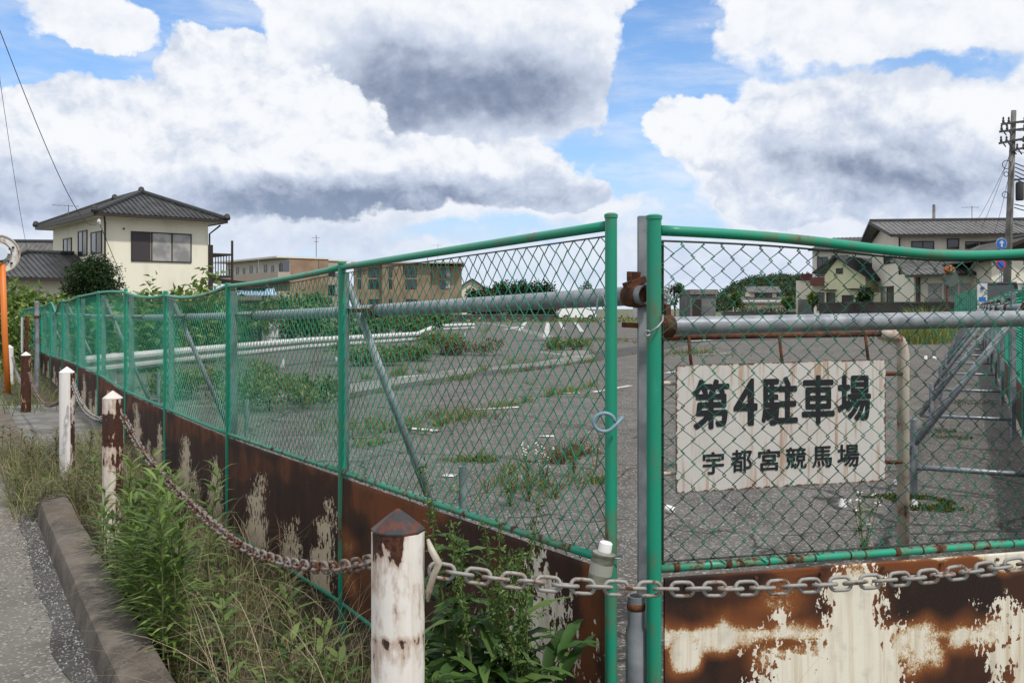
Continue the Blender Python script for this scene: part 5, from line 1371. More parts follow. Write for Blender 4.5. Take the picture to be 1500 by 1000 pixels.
def left_wires():
    a = P(-40, -60, 8.0); e = P(178, 405, 49.0)
    mid = P(145, 325, 46.5)
    cable(a, mid + Vector((0, 0, 0)), .9, .016, 'overhead service cable slanting down across the sky to the cream house', r0=.004)
    cable(mid, e, .02, .016, 'short end of the service cable hanging down the cream house wall')
    p = mid; mb = MB(); mb.lathe((p.x, p.y, p.z - .16), [(.04, 0), (.09, .08), (.09, .22), (.04, .30)], 10); 
    tag(mb.build('cable_clamp', M['white'], None, smooth='auto', origin=p), 'small white clamp on the service cable in front of the cream house', 'clamp')
    cable(P(-4, 90, 20.0), P(45, 385, 60), .5, .012, 'second thin overhead wire dropping steeply near the left edge', r0=.006)
left_wires()

def small_things():
    # spray can wedged beside the post
    p = P(876, 856, 2.71); T = Matrix.Translation(p) @ Matrix.Rotation(math.radians(11), 4, 'Y') @ Matrix.Scale(1.12, 4)
    t = thing('spray_can', p, 'dull tin can with a white cap, wedged between the post and the rusty sheet', 'can')
    mb = MB(T); mb.lathe((0, 0, 0), [(.026, 0), (.029, .003), (.029, .076), (.030, .078), (.030, .082), (.020, .086)], 20); mb.build('body', M['tin'], t, smooth='auto')
    mb = MB(T); mb.lathe((0, 0, .086), [(.017, 0), (.0175, .004), (.0165, .022), (.013, .025)], 18); mb.build('cap', M['plastic'], t, smooth='auto')
    mb = MB(T); mb.lathe((0, 0, .028), [(.0294, 0), (.0294, .028)], 20); mb.build('paper_label', M['label'], t)
    # open pipe in the gap
    p = P(932, 872, 2.78)
    t = thing('pipe_stub', (p.x, p.y, 0), 'dark grey open pipe standing in the gap between the two green posts', 'pipe')
    mb = MB(); z = p.z; mb.lathe((p.x, p.y, 0), [(.031, 0), (.031, z - .10), (.025, z - .085), (.025, z), (.021, z), (.021, z - .1)], 18); mb.build('tube', M['galv_dull'], t, smooth='auto')
    mb = MB(); mb.lathe((p.x, p.y, z - .04), [(.026, 0), (.0275, .01), (.026, .02)], 16); mb.build('ring', M['rust'], t, smooth=True)
    # blue-grey ring hook on the post, twisted ties
    p = P(885, 618, 2.70); mb = MB()
    mb.tube([p + Vector((.030 * math.cos(a), -.006 * math.sin(a * .5), .026 * math.sin(a))) for a in [k * math.pi / 9 for k in range(0, 17)]] + [p + Vector((.036, .0, -.004)), p + Vector((.055, .02, .012))], .0052, 8)
    tag(mb.build('hook', M['blue_grey'], None, smooth=True, origin=p), 'blue-grey bent ring hook fixed to the green post left of the gap', 'hook')
    p = P(948, 488, 2.70); mb = MB(); mb.tube([p + Vector(q) for q in ((0, 0, 0), (.015, -.006, .008), (.03, -.002, .018), (.045, .01, .035), (.05, .04, .05))], .003, 6); mb.tube([p + Vector((.008 * math.cos(a), -.004, .008 * math.sin(a))) for a in range(7)], .003, 6)
    tag(mb.build('wire_tie', M['galv'], None, smooth=True, origin=p), 'twisted grey wire tie round the green post right of the gap', 'wire tie')
    p = P(905, 822, 2.72); mb = MB(); mb.tube([p + Vector((.022 * math.cos(a), .045 + .022 * math.sin(a) , .003 * math.sin(a * 3))) for a in [k * math.pi / 8 for k in range(17)]], .0022, 5)
    tag(mb.build('wire_tie', M['galv'], None, smooth=True, origin=p), 'thin wire tie round the green post beside the tin can', 'wire tie')
    p = P(604, 430, 3.6)
    p = P(880, 452, 2.74); mb = MB(); mb.tube([p + Vector((.012 * math.cos(a), -.004, .04 * math.sin(a))) for a in [k * math.pi / 8 for k in range(15)]], .0022, 5)
    tag(mb.build('wire_tie', M['galv'], None, smooth=True, origin=p), 'thin hooked wire hanging in the mesh in front of the grey pipe', 'wire tie')
    # loose strip of tape by the bollard
    q = [P(627, 790, 2.24), P(632, 805, 2.22), P(643, 825, 2.22), P(636, 840, 2.23), P(629, 862, 2.235), P(627, 880, 2.24)]
    mb = MB(); mb.tube(q, [.004, .008, .009, .008, .008, .004], 7); tag(mb.build('shackle', M['sign_frame'], None, smooth=True, origin=q[0]), 'bent white painted lug on the nearest bollard that holds the chain end', 'lug')
    # litter
    for u, v, r, tilt, lab in ((1235, 742, .028, 1, 'white paper cup lying on the asphalt left of the sign leg, under the sign'), (981, 752, .03, -1, 'white paper cup lying on the asphalt beside the right post of the gap'), (1314, 712, .03, 2, 'white cup lying against the foot of the sign leg by the moss'),
                               (1340, 742, .025, 1, 'dull cup lying on the edge of the moss patch'), (1356, 526, .05, 1, 'white cup lying far off, left of the other distant cup'), (1369, 527, .05, -1, 'white cup lying far off beside the row of braces')):
        q = G(u, v); T = Matrix.Translation(q + Vector((0, 0, r))) @ Matrix.Rotation(.5 * tilt, 4, 'Z') @ Matrix.Rotation(1.9 if tilt != 1 else .12, 4, 'Y') @ Matrix.Rotation(math.pi if tilt == 1 else 0, 4, 'X')
        mb = MB(T); mb.lathe((0, 0, -r), [(r * .7, 0), (r, r * 2.0), (r * .93, r * 2.0), (r * .65, r * .1)], 16); tag(mb.build('paper_cup', M['plastic'], None, smooth='auto', origin=q), lab, 'cup')
small_things()

# ------------------------------------------------------------------ vegetation
def leaf_quads(mb, p, n, L, W, rnd, fold=.25, seg=2):
    """one pointed leaf from p along n"""
    n = n.normalized(); s = n.cross(Vector((rnd.uniform(-1, 1), rnd.uniform(-1, 1), 1.2))); s = s.normalized() if s.length > 1e-4 else Vector((1, 0, 0))
    up = s.cross(n); mid = p + n * L * .45 + up * L * .06; tip = p + n * L - up * L * fold
    mb.add([p, mid + s * W / 2, tip, mid - s * W / 2], [(0, 1, 2, 3)])
def rdir(rnd):
    while True:
        v = Vector((rnd.uniform(-1, 1), rnd.uniform(-1, 1), rnd.uniform(-1, 1)))
        if .05 < v.length < 1: return v.normalized()
def crown(mb, blobs, n, size, rnd, out=.55, up=-.1, wid=1.0):
    tot = sum(b[3] * b[4] * b[5] for b in blobs)
    for (x, y, z, rx, ry, rz) in blobs:
        k = max(8, int(n * rx * ry * rz / tot))
        for _ in range(k):
            d = rdir(rnd); r = rnd.random() ** .42
            r *= .80 + .35 * mnoise.noise(Vector((d.x * 2.2 + x, d.y * 2.2 + y, d.z * 2.2 + z)))
            p = Vector((x + d.x * rx * r, y + d.y * ry * r, z + d.z * rz * r))
            nn = (d * out + rdir(rnd) * .8 + Vector((0, 0, up))).normalized(); L = size * rnd.uniform(.6, 1.3)
            leaf_quads(mb, p, nn, L, L * rnd.uniform(.45, .7) * wid, rnd)
def tree(name, base, h, blobs, n, size, m, label, cat='tree', group=None, seed=1, trunk_r=.15):
    rnd = random.Random(seed); base = Vector(base); t = thing(name, base, label, cat, group)
    mb = MB(); top = base + Vector((0, 0, h)); mb.tube([base, base.lerp(top, .5) + Vector((.03 * h, 0, 0)), top], [trunk_r, trunk_r * .7, trunk_r * .3], 7)
    for b in blobs[:6]: mb.tube([base.lerp(top, .45), base + Vector(b[:3])], [trunk_r * .5, trunk_r * .15], 5)
    mb.build('trunk', M['bark'], t)
    mb = MB(); crown(mb, [(base.x + b[0], base.y + b[1], base.z + b[2], *b[3:]) for b in blobs], n, size, rnd, *((.3, .9, .42) if name == 'weed_clump' else ())); mb.build('crown', M[m], t)
    return t
def blobs_round(rnd, n, R, H0, H1, s=.5):
    return [(rnd.uniform(-R, R) * .6, rnd.uniform(-R, R) * .6, rnd.uniform(H0, H1), R * rnd.uniform(s, s + .25), R * rnd.uniform(s, s + .25), (H1 - H0 + .6 * R) * rnd.uniform(.3, .45)) for _ in range(n)]
def trees():
    R = random.Random(5)
    b = P(136, 450, 42); b.z = .1
    tree('round_bush', b, 2.4, [(0, 0, 2.6, 1.5, 1.4, 1.3), (-.5, -.2, 1.9, 1.15, 1, 1.0), (.6, 0, 1.9, 1.1, 1, 1.0), (.05, .1, 3.05, 1.1, 1, .85), (0, 0, .9, 1.4, 1.2, 1.1)], 12000, .13, 'leaf_dark', 'dense dark green rounded bush in front of the cream house', 'bush')
    # vine-like shrubs behind the left fence
    spec = [(215, 26, 1.25, 1.65), (262, 24, 1.35, 1.85), (305, 26, 1.15, 2.05), (232, 21, 1.2, 1.35), (180, 24, 1.1, 1.4), (365, 31, 1.5, 1.5), (420, 33, 1.6, 1.45), (465, 34, 1.4, 1.7), (340, 36, 1.3, 1.0), (530, 40, 1.6, 1.1), (580, 42, 1.7, 1.05), (622, 44, 1.5, 1.2)]
    for i, (u, d, r, h) in enumerate(spec):
        c = P(u, 450, d); c.z = LOTZ; rr = random.Random(40 + i)
        lab = ['leafy shrub at the foot of the cream house, just right of the dark bush', 'leafy shrub with an upright spray, below the wide window of the cream house', 'tallest leafy shrub, under the right corner of the cream house', 'low leafy shrub in front of the others at the left', 'leafy shrub left of the others, below the dark round bush',
               'shrub in front of the pale blue sheet roof', 'shrub with loose twigs, right of the white sheet', 'shrub whose tip stands against the tan apartment wall, left of the first inner post', 'low shrub beside the grey shed', 'low shrub behind the guard rail, below the tan apartment block', 'low shrub behind the guard rail, left of its bent-up end', 'low shrub directly behind the bent-up end of the guard rail'][i]
        tree('leafy_shrub', c, h * .8, [(rr.uniform(-.7, .7) * r, rr.uniform(-.6, .6) * r, rr.uniform(.25, .92) * h, r * .55, r * .6, h * .30) for _ in range(7)] + [(rr.uniform(-.5, .5) * r, 0, h * 1.05, r * .25, r * .25, h * .2) for _ in range(2)],
             900, .22 if i < 5 else .2, 'leaf_bright' if i < 5 else 'leaf', lab, 'shrub', 'leafy shrubs behind the left fence', 60 + i, .05)
    # foliage by the far left, behind the mirror post
    for i, (u, d, h, lab) in enumerate(((30, 30, 1.9, 'bright shrub behind the far end of the left fence'), (-12, 26, 1.6, 'shrub at the left edge behind the orange mirror post'), (66, 34, 1.95, 'bright shrub under the low eave of the cream house'))):
        c = P(u, 450, d); c.z = 0; rr = random.Random(90 + i)
        tree('garden_shrub', c, h * .7, blobs_round(rr, 6, 1.0, .4, h), 1100, .22, 'leaf_bright', lab, 'shrub', None, 90 + i, .05)
    c = P(6, 560, 19.5); c.z = .15
    tree('verge_bush', c, .6, [(0, 0, .4, .7, .6, .5), (.2, .3, .9, .5, .6, .5), (-.3, .1, 1.0, .5, .5, .5)], 1500, .12, 'leaf_bright', 'low bush growing at the foot of the orange mirror post', 'bush', None, 95, .03)
    # tall weed clumps in the lot
    for i, (u, v, r, h, m, lab) in enumerate(((395, 602, .95, .62, 'weed', 'broad green weed clump between the second and first inner posts'), (345, 570, .8, .6, 'weed', 'green weed clump below the white guard rail at the left'), (440, 590, .6, .5, 'weed', 'weed clump at the right side of the broad green one'), (280, 585, .7, .55, 'weed', 'weed clump behind the slanting brace at the left'),
                                            (540, 535, .95, .55, 'weed', 'weed clump under the middle of the guard rail'), (600, 528, .9, .5, 'weed', 'weed clump under the bent end of the guard rail'), (655, 518, 1.1, .95, 'weed', 'taller weeds beside the short piece of guard rail'), (690, 520, 1.1, .5, 'weed_red', 'reddish weeds right of the taller weeds'),
                                            (830, 512, .9, .45, 'weed', 'low weeds at the turn of the asphalt strip'), (1400, 498, 1.3, 1.0, 'weed', 'tall pale weeds under the block wall, left of the braces'), (1375, 480, 1.6, 1.1, 'weed', 'tall weeds at the foot of the rusty mirror post'))):
        c = G(u, v); rr = random.Random(120 + i)
        h *= .85; tree('weed_clump', c, h * .5, [(rr.uniform(-.7, .7) * r, rr.uniform(-.6, .6) * r, rr.uniform(.1, .75) * h, r * .42, r * .45, h * .36) for _ in range(12)], 1300, .10 if v > 560 else .15, m, lab, 'weeds', 'weed clumps in the lot', 120 + i, .01)
    # trees beyond
    T_ = [(705, 118, 4.2, 2.2, 'leaf_far', 'dark tree next to the small brown-roofed house'), (728, 125, 4.6, 2.3, 'leaf_far', 'dark tree between the brown-roofed house and the biggest dark tree'), (757, 118, 4.9, 3.2, 'leaf_dark', 'biggest dark tree at the back of the lot'), (790, 116, 4.6, 3.0, 'leaf_dark', 'dark tree at the right end of the row, sloping down to the right'), (808, 110, 2.6, 2.2, 'leaf_far', 'low bush at the right end of the row of dark trees'), (770, 104, 2.8, 3.0, 'leaf_dark', 'low dark bush in front of the biggest dark tree')]
    for i, (u, d, h, r, m, lab) in enumerate(T_):
        c = P(u, 450, d); c.z = 0; rr = random.Random(150 + i)
        tree('far_tree', c, h * .8, [(rr.uniform(-.55, .55) * r, rr.uniform(-.5, .5) * r, rr.uniform(.2, .85) * h, r * .55, r * .5, h * .25) for _ in range(9)], 2600, .42, m, lab, 'tree', 'trees at the back of the lot', 150 + i, .18)
    for i, (u, v, d, r, lab, m) in enumerate(((855, 419, 150, 1.5, 'lone round tree standing beyond the lot, left of the gap post', 'leaf_far'), (988, 432, 116, 1.3, 'slim light green tree between the white house and the grey building', 'leaf_far'), (1076, 440, 108, 1.0, 'light green bush left of the low grey-roofed house', 'leaf'), (1153, 444, 90, .6, 'bush at the foot of the small cream house', 'leaf_bright'), (1190, 436, 76, .45, 'small leafy tree left of the yellow-green house', 'leaf_bright'), (1262, 440, 64, .8, 'dark shrub on the block wall beside the yellow-green house', 'leaf_dark'))):
        c = P(u, v, d); z = c.z; c.z = 0; rr = random.Random(170 + i)
        tree('garden_tree', c, z * .9, [(rr.uniform(-.5, .5) * r, rr.uniform(-.5, .5) * r, z + rr.uniform(-.8, .7) * r, r * .6, r * .6, r * .5) for _ in range(6)], 700, .3, m, lab, 'tree', None, 170 + i, .1)
    # hedge strip under the low house
    c = P(1086, 450, 100); c.z = 0; mb = MB(); rr = random.Random(7)
    t = thing('hedge', c, 'clipped dark green hedge in front of the low grey-roofed house', 'hedge')
    crown(mb, [(c.x + k * .55, c.y, .85, .6, .6, .85) for k in range(9)], 1800, .22, rr); mb.build('foliage', M['leaf_dark'], t)
    mb = MB(); 
    for k in range(9): mb.tube([(c.x + k * .55, c.y, 0), (c.x + k * .55, c.y, 1.2)], .03, 5)
    mb.build('stem', M['bark'], t)
    # wooded hill
    rr = random.Random(9); mb = MB(); hc = P(1120, 450, 260)
    def hz(u): return np.interp(u, [1020, 1045, 1070, 1100, 1140, 1180, 1260], [0, .28, .62, .93, 1.0, .98, .8])
    mbh = MB(); mbh.grid(lambda a, b: Vector((P(1020 + 240 * a, 450, 235 + 90 * b).x, 235 + 90 * b, max(-1, 9.4 * hz(1020 + 240 * a) * math.sin(math.pi * min(.5, b * .9) ))) ), 24, 10)
    struct(mbh.build('hill', M['field']))
    for i in range(520):
        u = rr.uniform(1024, 1230); b_ = rr.random(); d = 238 + 50 * b_; h = 9.4 * hz(u) * math.sin(math.pi * min(.5, (d - 235) / 90 * .9)); r = rr.uniform(1.1, 2.3)
        q = P(u, 450, d); crown(mb, [(q.x, q.y, h + rr.uniform(.1, 1.3), r, r, r * .8)], 48, .75, rr)
    stuff(mb.build('woodland', M['leaf_far']), 'dark green woodland covering the hill behind the houses', 'woodland')
    # low far vegetation behind the lot
    mb = MB()
    for i in range(260):
        u = rr.uniform(640, 1340); d = rr.uniform(86, 99); q = P(u, 450, d)
        crown(mb, [(q.x, q.y, .2, 1.0, .8, rr.uniform(.15, .5))], 14, .3, rr)
    tg = MB()
    for i in range(2600):
        u = rr.gauss(1350, 26); d = rr.uniform(36, 46); q = P(u, 450, d); q.z = LOTZ
        blade(tg, q, Vector((rr.uniform(-.3, .3), rr.uniform(-.3, .3), 1)).normalized(), rr.uniform(.5, 1.9) * math.exp(-((u - 1355) / 40) ** 2) + .2, .03, rr.uniform(.2, .7), rr, 3)
    stuff(tg.build('tall_grass', M['tall_grass']), 'tall pale green grass below the block wall by the rusty mirror', 'grass')
    stuff(mb.build('rough_grass', M['grass']), 'rough grass along the far edge of the lot', 'grass')
def blade(mb, p, d, L, w, bend, rnd, seg=4):
    side = Vector((-d.y, d.x, 0)); side = side.normalized() if side.length > .01 else Vector((1, 0, 0))
    ang = rnd.uniform(0, math.pi); side = (side * math.cos(ang) + d.cross(side) * math.sin(ang)).normalized()
    vs = []; lean = Vector((rnd.uniform(-1, 1), rnd.uniform(-1, 1), 0)) * bend
    for i in range(seg + 1):
        f = i / seg; c = p + d * (L * f) + lean * (L * f * f) - Vector((0, 0, 1)) * (bend * .55 * L * f ** 3)
        ww = w * (1 - f) ** .7 * .5 + .0003
        vs += [c + side * ww, c - side * ww]
    mb.add(vs, [(2 * i, 2 * i + 1, 2 * i + 3, 2 * i + 2) for i in range(seg)])
trees()
def lance_plant(root, h, rnd, leaf_m, name, label, cat, group, L=.11, W=.017, dens=70, up=.55):
    t = thing(name, root, label, cat, group); lean = Vector((rnd.uniform(-.12, .12), rnd.uniform(-.12, .12), 0))
    pts = [root + Vector((0, 0, h * f)) + lean * (h * f * f) for f in (0, .25, .5, .75, 1)]
    mb = MB(); mb.tube(pts, [.005, .0045, .004, .003, .0015], 5); mb.build('stem', M['stem'], t)
    mb = MB(); a = rnd.uniform(0, 6)
    for i in range(int(dens * h)):
        f = .10 + .9 * i / (dens * h); a += 2.4; q = root + Vector((0, 0, h * f)) + lean * (h * f * f)
        el = up + (f - .5) * .7; n = Vector((math.cos(a), math.sin(a), el)).normalized(); l = L * rnd.uniform(.7, 1.2) * (1.1 - .55 * f ** 3) * (.6 + .8 * min(1, f * 2.2))
        s = n.cross(Vector((0, 0, 1))).normalized(); upv = s.cross(n)
        m1 = q + n * l * .35 + upv * l * .04; m2 = q + n * l * .7 - upv * l * .03; tip = q + n * l * .98 - upv * l * .22
        mb.add([q, m1 + s * W / 2, m1 - s * W / 2, m2 + s * W * .38, m2 - s * W * .38, tip], [(0, 1, 2), (1, 3, 4, 2), (3, 5, 4)])
    mb.build('foliage', M[leaf_m], t)
def verge_z(t): return zr(t)
def verge_plants():
    rnd = random.Random(21)
    # bright upright weeds between the kerb and the sheets
    for i in range(34):
        u = rnd.gauss(212, 36); d = rnd.uniform(4.2, 5.4); p = P(u, 450, d); tt = (p - P0).dot(FD); nn = (p - P0).dot(FN)
        if i % 3: tt = rnd.uniform(1.95, 3.9); nn = rnd.uniform(-.88, -.78)
        p = TN(tt, max(-.87, min(-.12, nn)), zr(tt))
        lance_plant(p, rnd.uniform(.50, .95) * (1 if 1.9 < tt < 3.2 else .58), rnd, 'leaf_bright', 'tall_weed', 'bright green upright weed with narrow pointed leaves between kerb and flaking bollard', 'weed', 'bright upright weeds by the kerb', .13, .021, 56)
    for i in range(40):
        tt = rnd.uniform(.5, 5.5); p = TN(tt, rnd.uniform(-.8, -.15), zr(tt))
        lance_plant(p, rnd.uniform(.16, .36), rnd, 'leaf', 'small_weed', 'small leafy green weed low on the verge beside the kerb', 'weed', 'small weeds on the verge', .12, .028, 60, .4)
    for i in range(34):
        tt = rnd.uniform(5.3, 8.6); p = TN(tt, rnd.uniform(-1.22, -.45), zr(tt))
        lance_plant(p, rnd.uniform(.2, .5), rnd, 'weed_red' if i % 3 else 'leaf', 'reddish_weed', 'straggly reddish green weed at the end of the kerb', 'weed', 'reddish weeds at the end of the kerb', .10, .022, 70, .3)
    # dock against the sheet
    for i, (u, d, h, lab) in enumerate(((668, 2.85, 1.0, 'tall dock plant with a seed spike, directly behind the nearest bollard'), (742, 2.80, .86, 'dock plant with big drooping leaves, beside the tallest one by the rusty sheet'), (705, 2.72, .80, 'shorter dock plant with broad dark leaves between the two taller ones'), (640, 2.62, .62, 'low dock plant half hidden behind the nearest bollard'), (775, 2.66, .70, 'dock plant farthest right, leaning against the flaked white patch of the sheet'))):
        p = P(u, 450, d); p.z = -.02; t = thing('dock_plant', p, lab, 'weed'); rr = random.Random(300 + i)
        for k in range(3):
            mb = MB(); le = Vector((rr.uniform(-.12, .12), rr.uniform(-.1, .06), 0)); hh = h * rr.uniform(.85, 1.2)
            pts = [p + Vector((0, 0, hh * f)) + le * (f * f) for f in (0, .3, .6, .85, 1)]
            mb.tube(pts, [.006, .005, .004, .0025, .0012], 5); mb.build('stem', M['stem'], t)
            mb = MB()
            for j in range(150):
                f = .62 + .38 * rr.random(); q = p + Vector((0, 0, hh * f)) + le * (f * f); leaf_quads(mb, q + rdir(rr) * .012, rdir(rr) + Vector((0, 0, .3)), rr.uniform(.010, .022), .008, rr)
            for j in range(3):
                f = .66 + .08 * j; q = p + Vector((0, 0, hh * f)) + le * (f * f); dd = Vector((math.cos(j * 2.4 + i), math.sin(j * 2.4 + i), 1.0)).normalized()
                for w in range(24): leaf_quads(mb, q + dd * (.005 * w) + rdir(rr) * .006, rdir(rr), .014, .007, rr)
            mb.build('seed_spike', M['leaf'], t)
        mb = MB()
        for k in range(64):
            f = rr.uniform(.10, .80); q = p + Vector((rr.uniform(-.10, .10), rr.uniform(-.05, .04), h * f)); a = rr.uniform(0, 6.28)
            n = Vector((math.cos(a), math.sin(a) * .7 - .15, rr.uniform(.1, .9))).normalized(); L = rr.uniform(.14, .29) * (1.15 - .5 * f); W = L * rr.uniform(.18, .28); s = n.cross(Vector((0, 0, 1))).normalized(); uu = s.cross(n); dr = rr.uniform(.2, .7)
            vs, fs = [], []
            for z in range(8):
                x = z / 7; c = q + n * (L * x) - Vector((0, 0, 1)) * (dr * L * x * x); w = W * math.sin(math.pi * min(1, .06 + x * .94)) ** .75 * .5 * (1.12 - .5 * x)
                wv_ = .08 * W * math.sin(z * 2.3 + k)
                vs += [c + s * w + uu * (w * .35 + wv_), c, c - s * w + uu * (w * .35 - wv_)]
            for z in range(7): fs += [(3 * z, 3 * z + 1, 3 * z + 4, 3 * z + 3), (3 * z + 1, 3 * z + 2, 3 * z + 5, 3 * z + 4)]
            mb.add(vs, fs)
        mb.build('foliage', M['leaf_dock'], t, smooth=True)
    # grasses on the verge
    g, dry = MB(), MB()
    for i in range(7600):
        tt = rnd.uniform(-1.6, 7.2) if i % 4 else rnd.uniform(-1.6, 3.6); nn = rnd.uniform(-.86, -.06)
        if mnoise.noise(Vector((tt * 1.6, nn * 2.5, 4))) < -.18: continue
        L = rnd.uniform(.08, .30) * (1.25 if nn > -.45 else .85)
        d = Vector((rnd.uniform(-.5, .5), rnd.uniform(-.5, .5), 1)).normalized()
        blade(g if rnd.random() < .5 else dry, TN(tt, nn, zr(tt)), d, L, rnd.uniform(.003, .007), rnd.uniform(.2, .9), rnd)
    for i in range(700):      # long arching stalks
        tt = rnd.uniform(-.6, 5.2); nn = rnd.uniform(-.84, -.1); d = Vector((rnd.uniform(-.5, .5), rnd.uniform(-.5, .5), 1)).normalized()
        blade(dry, TN(tt, nn, zr(tt)), d, rnd.uniform(.35, .75) * (1.25 if tt < 2.6 else 1), .0035, rnd.uniform(.3, .9), rnd, 7)
    for i in range(1500):     # fringe at the foot of the sheets and round the bollards
        tt = rnd.uniform(0, 9.5); nn = rnd.uniform(-.26, -.04)
        blade(dry if i % 3 else g, TN(tt, nn, zr(tt)), Vector((rnd.uniform(-.4, .4), rnd.uniform(-.4, .4), 1)).normalized(), rnd.uniform(.1, .36), .005, rnd.uniform(.2, .8), rnd)
    for i in range(2600):
        tt = rnd.uniform(5.5, 8.6); nn = rnd.uniform(-1.25, -.3)
        blade(dry if i % 2 else g, TN(tt, nn, zr(tt)), Vector((rnd.uniform(-.5, .5), rnd.uniform(-.5, .5), 1)).normalized(), rnd.uniform(.12, .5), .005, rnd.uniform(.2, .8), rnd)
    for i in range(700):
        tt = rnd.uniform(12, 20); nn = rnd.uniform(-1.6, -.1)
        blade(g, TN(tt, nn, zr(tt)), Vector((rnd.uniform(-.5, .5), rnd.uniform(-.5, .5), 1)).normalized(), rnd.uniform(.12, .4), .012, rnd.uniform(.2, .8), rnd)
    stuff(g.build('grass', M['grass']), 'green grass growing between the kerb and the fence', 'grass')
    stuff(dry.build('dry_grass', M['grass_dry']), 'dry yellow grass and arching stalks between the kerb and the fence', 'grass')
    # loose grit along the kerb, dead leaves
    st = MB()
    for i in range(3200):
        tt = rnd.uniform(-1.5, 9); nn = -1.105 - abs(rnd.gauss(0, .085)); r = rnd.uniform(.003, .010); c = TN(tt, nn, zr(tt) + .006 + r * .4)
        a = rnd.uniform(0, 6); st.add([c + Vector((r * math.cos(a + k * 2.09), r * math.sin(a + k * 2.09), -r * .4)) for k in range(3)] + [c + Vector((0, 0, r * .7))], [(0, 1, 3), (1, 2, 3), (2, 0, 3)])
    stuff(st.build('loose_gravel', M['stone']), 'loose grey gravel lying along the foot of the kerb', 'gravel')
    lv = MB()
    for i in range(150):
        tt = rnd.uniform(-.5, 4); leaf_quads(lv, TN(tt, rnd.uniform(-.86, -.3), zr(tt) + .02), Vector((rnd.uniform(-1, 1), rnd.uniform(-1, 1), .2)), rnd.uniform(.03, .07), .03, rnd)
    stuff(lv.build('leaf_litter', M['grass_dry']), 'dead leaves lying on the verge soil', 'leaf litter')
M['stone'] = mat('grey_stone', (.2, .2, .2), .8, 0, lambda nt, b: mixc(nt, island(nt), (.09, .09, .095), (.40, .39, .38)))
verge_plants()

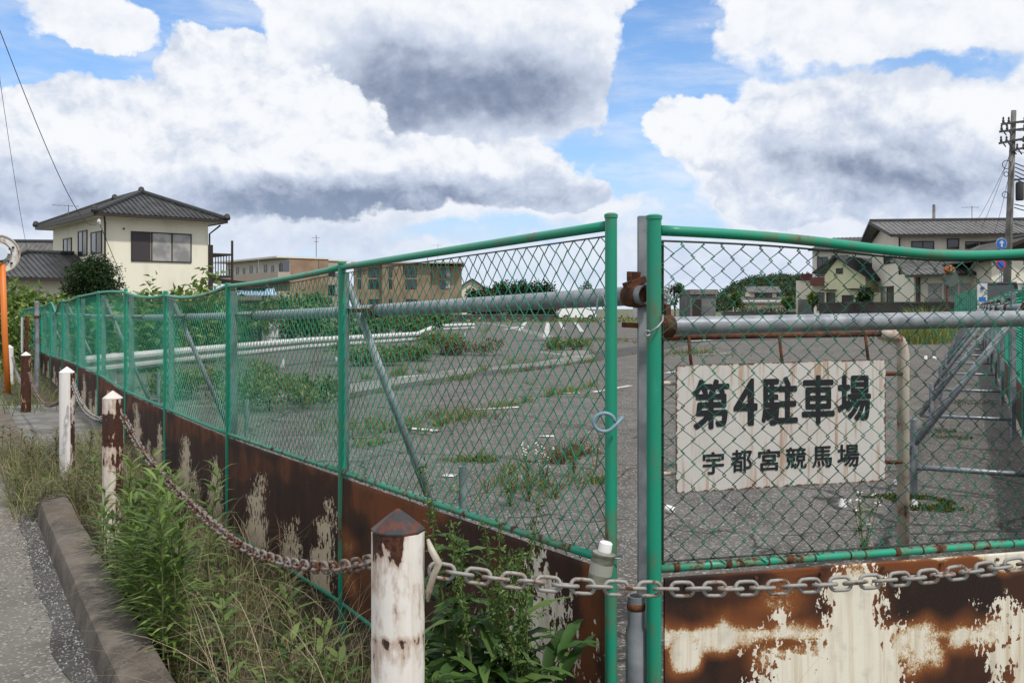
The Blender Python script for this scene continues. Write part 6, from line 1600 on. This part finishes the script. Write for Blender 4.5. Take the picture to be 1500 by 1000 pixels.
def lot_weeds():
    rnd = random.Random(31); g, rd = MB(), MB()
    lines = [([(525, 655), (600, 638), (700, 605), (780, 586), (895, 560)], 420, .11), ([(480, 590), (560, 575), (700, 553), (800, 540), (900, 525)], 420, .14), ([(955, 520), (1040, 516)], 160, .16), ([(660, 672), (720, 676)], 160, .08), ([(740, 690), (800, 682), (840, 668), (890, 655)], 260, .14),
             ([(760, 560), (900, 590)], 60, .1), ([(810, 520), (840, 500), (880, 496), (990, 510)], 260, .2), ([(640, 560), (760, 530), (900, 515)], 200, .16), ([(700, 500), (725, 470)], 120, .3), ([(770, 740), (880, 705)], 220, .10), ([(500, 560), (620, 545)], 200, .2), ([(960, 500), (1000, 500)], 80, .25), ([(1250, 742), (1400, 745)], 30, .05)]
    for pts, n, h in lines:
        q = [G(*p) for p in pts]; L = [(b - a).length for a, b in zip(q, q[1:])]; tot = sum(L)
        for i in range(n):
            s = rnd.uniform(0, tot); k = 0
            while k < len(L) - 1 and s > L[k]: s -= L[k]; k += 1
            p = q[k].lerp(q[k + 1], min(1, s / L[k])); p = p + Vector((rnd.gauss(0, .05), rnd.gauss(0, .09), 0))
            if mnoise.noise(p * 1.3) < -.06: continue
            hh = h * rnd.choice((.5, .7, .9, 1.2, 2.2)) * (1 + max(0, mnoise.noise(p * 1.7)))
            for j in range(4):
                blade(rd if (mnoise.noise(p * .6) > .30) else g, p + Vector((rnd.gauss(0, .02), rnd.gauss(0, .02), 0)), Vector((rnd.uniform(-.7, .7), rnd.uniform(-.7, .7), 1)).normalized(), hh * rnd.uniform(.5, 1.1), .012, rnd.uniform(.1, .7), rnd, 2)
    for cu, cv, n, s in ((680, 612, 90, .30), (565, 628, 130, .36), (770, 718, 60, .22), (1000, 520, 90, .7), (880, 500, 90, .9)):
        c = G(cu, cv)
        for i in range(n):
            p = c + Vector((rnd.gauss(0, s), rnd.gauss(0, s), 0))
            for j in range(4): blade(rd if j == 1 else g, p, Vector((rnd.uniform(-.6, .6), rnd.uniform(-.6, .6), 1)).normalized(), rnd.uniform(.08, .26), .009, .4, rnd, 2)
    stuff(g.build('crack_weeds', M['grass']), 'green weeds growing along the cracks of the old asphalt', 'weeds')
    stuff(rd.build('reddish_crack_weeds', M['weed_red']), 'reddish weeds growing along the cracks of the old asphalt', 'weeds')
    # flowering weeds close behind the mesh
    for i, (u, v, h, lab) in enumerate(((775, 735, .34, 'flowering weed with tiny white heads behind the mesh, near the grey stub'), (795, 720, .30, 'thin flowering weed right of the one near the grey stub'), (840, 700, .26, 'leafy weed behind the mesh close to the left gap post'), (1266, 815, .30, 'flowering weed with white heads in front of the sign leg'), (748, 742, .24, 'small leafy weed left of the flowering one near the grey stub'), (872, 690, .3, 'thin dry weed next to the left gap post'))):
        p = G(u, v); rr = random.Random(400 + i); t = thing('flowering_weed', p, lab, 'weed')
        st, fl, lf = MB(), MB(), MB()
        for k in range(7):
            le = Vector((rr.uniform(-.25, .25), rr.uniform(-.2, .2), 0)); hh = h * rr.uniform(.5, 1.25); pts = [p + Vector((0, 0, hh * f)) + le * (hh * f) for f in (0, .5, 1)]
            st.tube(pts, .002, 4)
            for j in range(10): f = rr.random(); leaf_quads(lf, p + Vector((0, 0, hh * f)) + le * (hh * f), rdir(rr) + Vector((0, 0, .5)), .05, .012, rr)
            for j in range(3 if i not in (2, 4, 5) else 0): c = pts[-1] + rdir(rr) * .014; fl.lathe(c, [(.002, 0), (.007, .003), (.007, .006), (.002, .008)], 6)
        st.build('stem', M['stem'], t); lf.build('foliage', M['leaf'] if i != 5 else M['grass_dry'], t)
        if fl.v: fl.build('flower', M['petal'], t)['kind'] = 'stuff'
    # moss and debris near the right
    ms = MB()
    for cu, cv, rx, ry, n in ((1335, 738, .36, .20, 2600), (1385, 640, .3, .2, 500), (1430, 590, .5, .25, 500), (1375, 632, .3, .15, 300)):
        c = G(cu, cv)
        for i in range(n):
            a = rnd.uniform(0, 6.28); r = math.sqrt(rnd.random()); p = c + Vector((rx * r * math.cos(a), ry * r * math.sin(a) * 1.6, .004))
            if mnoise.noise(p * 5) < -.15 * (1 - r) - .1 + r * .3 - .1: continue
            leaf_quads(ms, p, rdir(rnd) + Vector((0, 0, .8)), rnd.uniform(.012, .03), .014, rnd)
    stuff(ms.build('moss', M['moss']), 'patches of green moss on the asphalt under the braces', 'moss')
    db = MB()
    for i in range(900):
        p = G(rnd.uniform(930, 1520), rnd.uniform(560, 800)) if i % 3 else G(rnd.uniform(500, 920), rnd.uniform(560, 800)); r = rnd.uniform(.003, .012); a = rnd.uniform(0, 6)
        db.add([p + Vector((r * math.cos(a + k * 2.09), r * math.sin(a + k * 2.09), .004)) for k in range(3)] + [p + Vector((0, 0, .006 + r * .8))], [(0, 1, 3), (1, 2, 3), (2, 0, 3)])
    stuff(db.build('loose_gravel', M['stone']), 'scattered small stones on the lot asphalt', 'gravel')
lot_weeds()
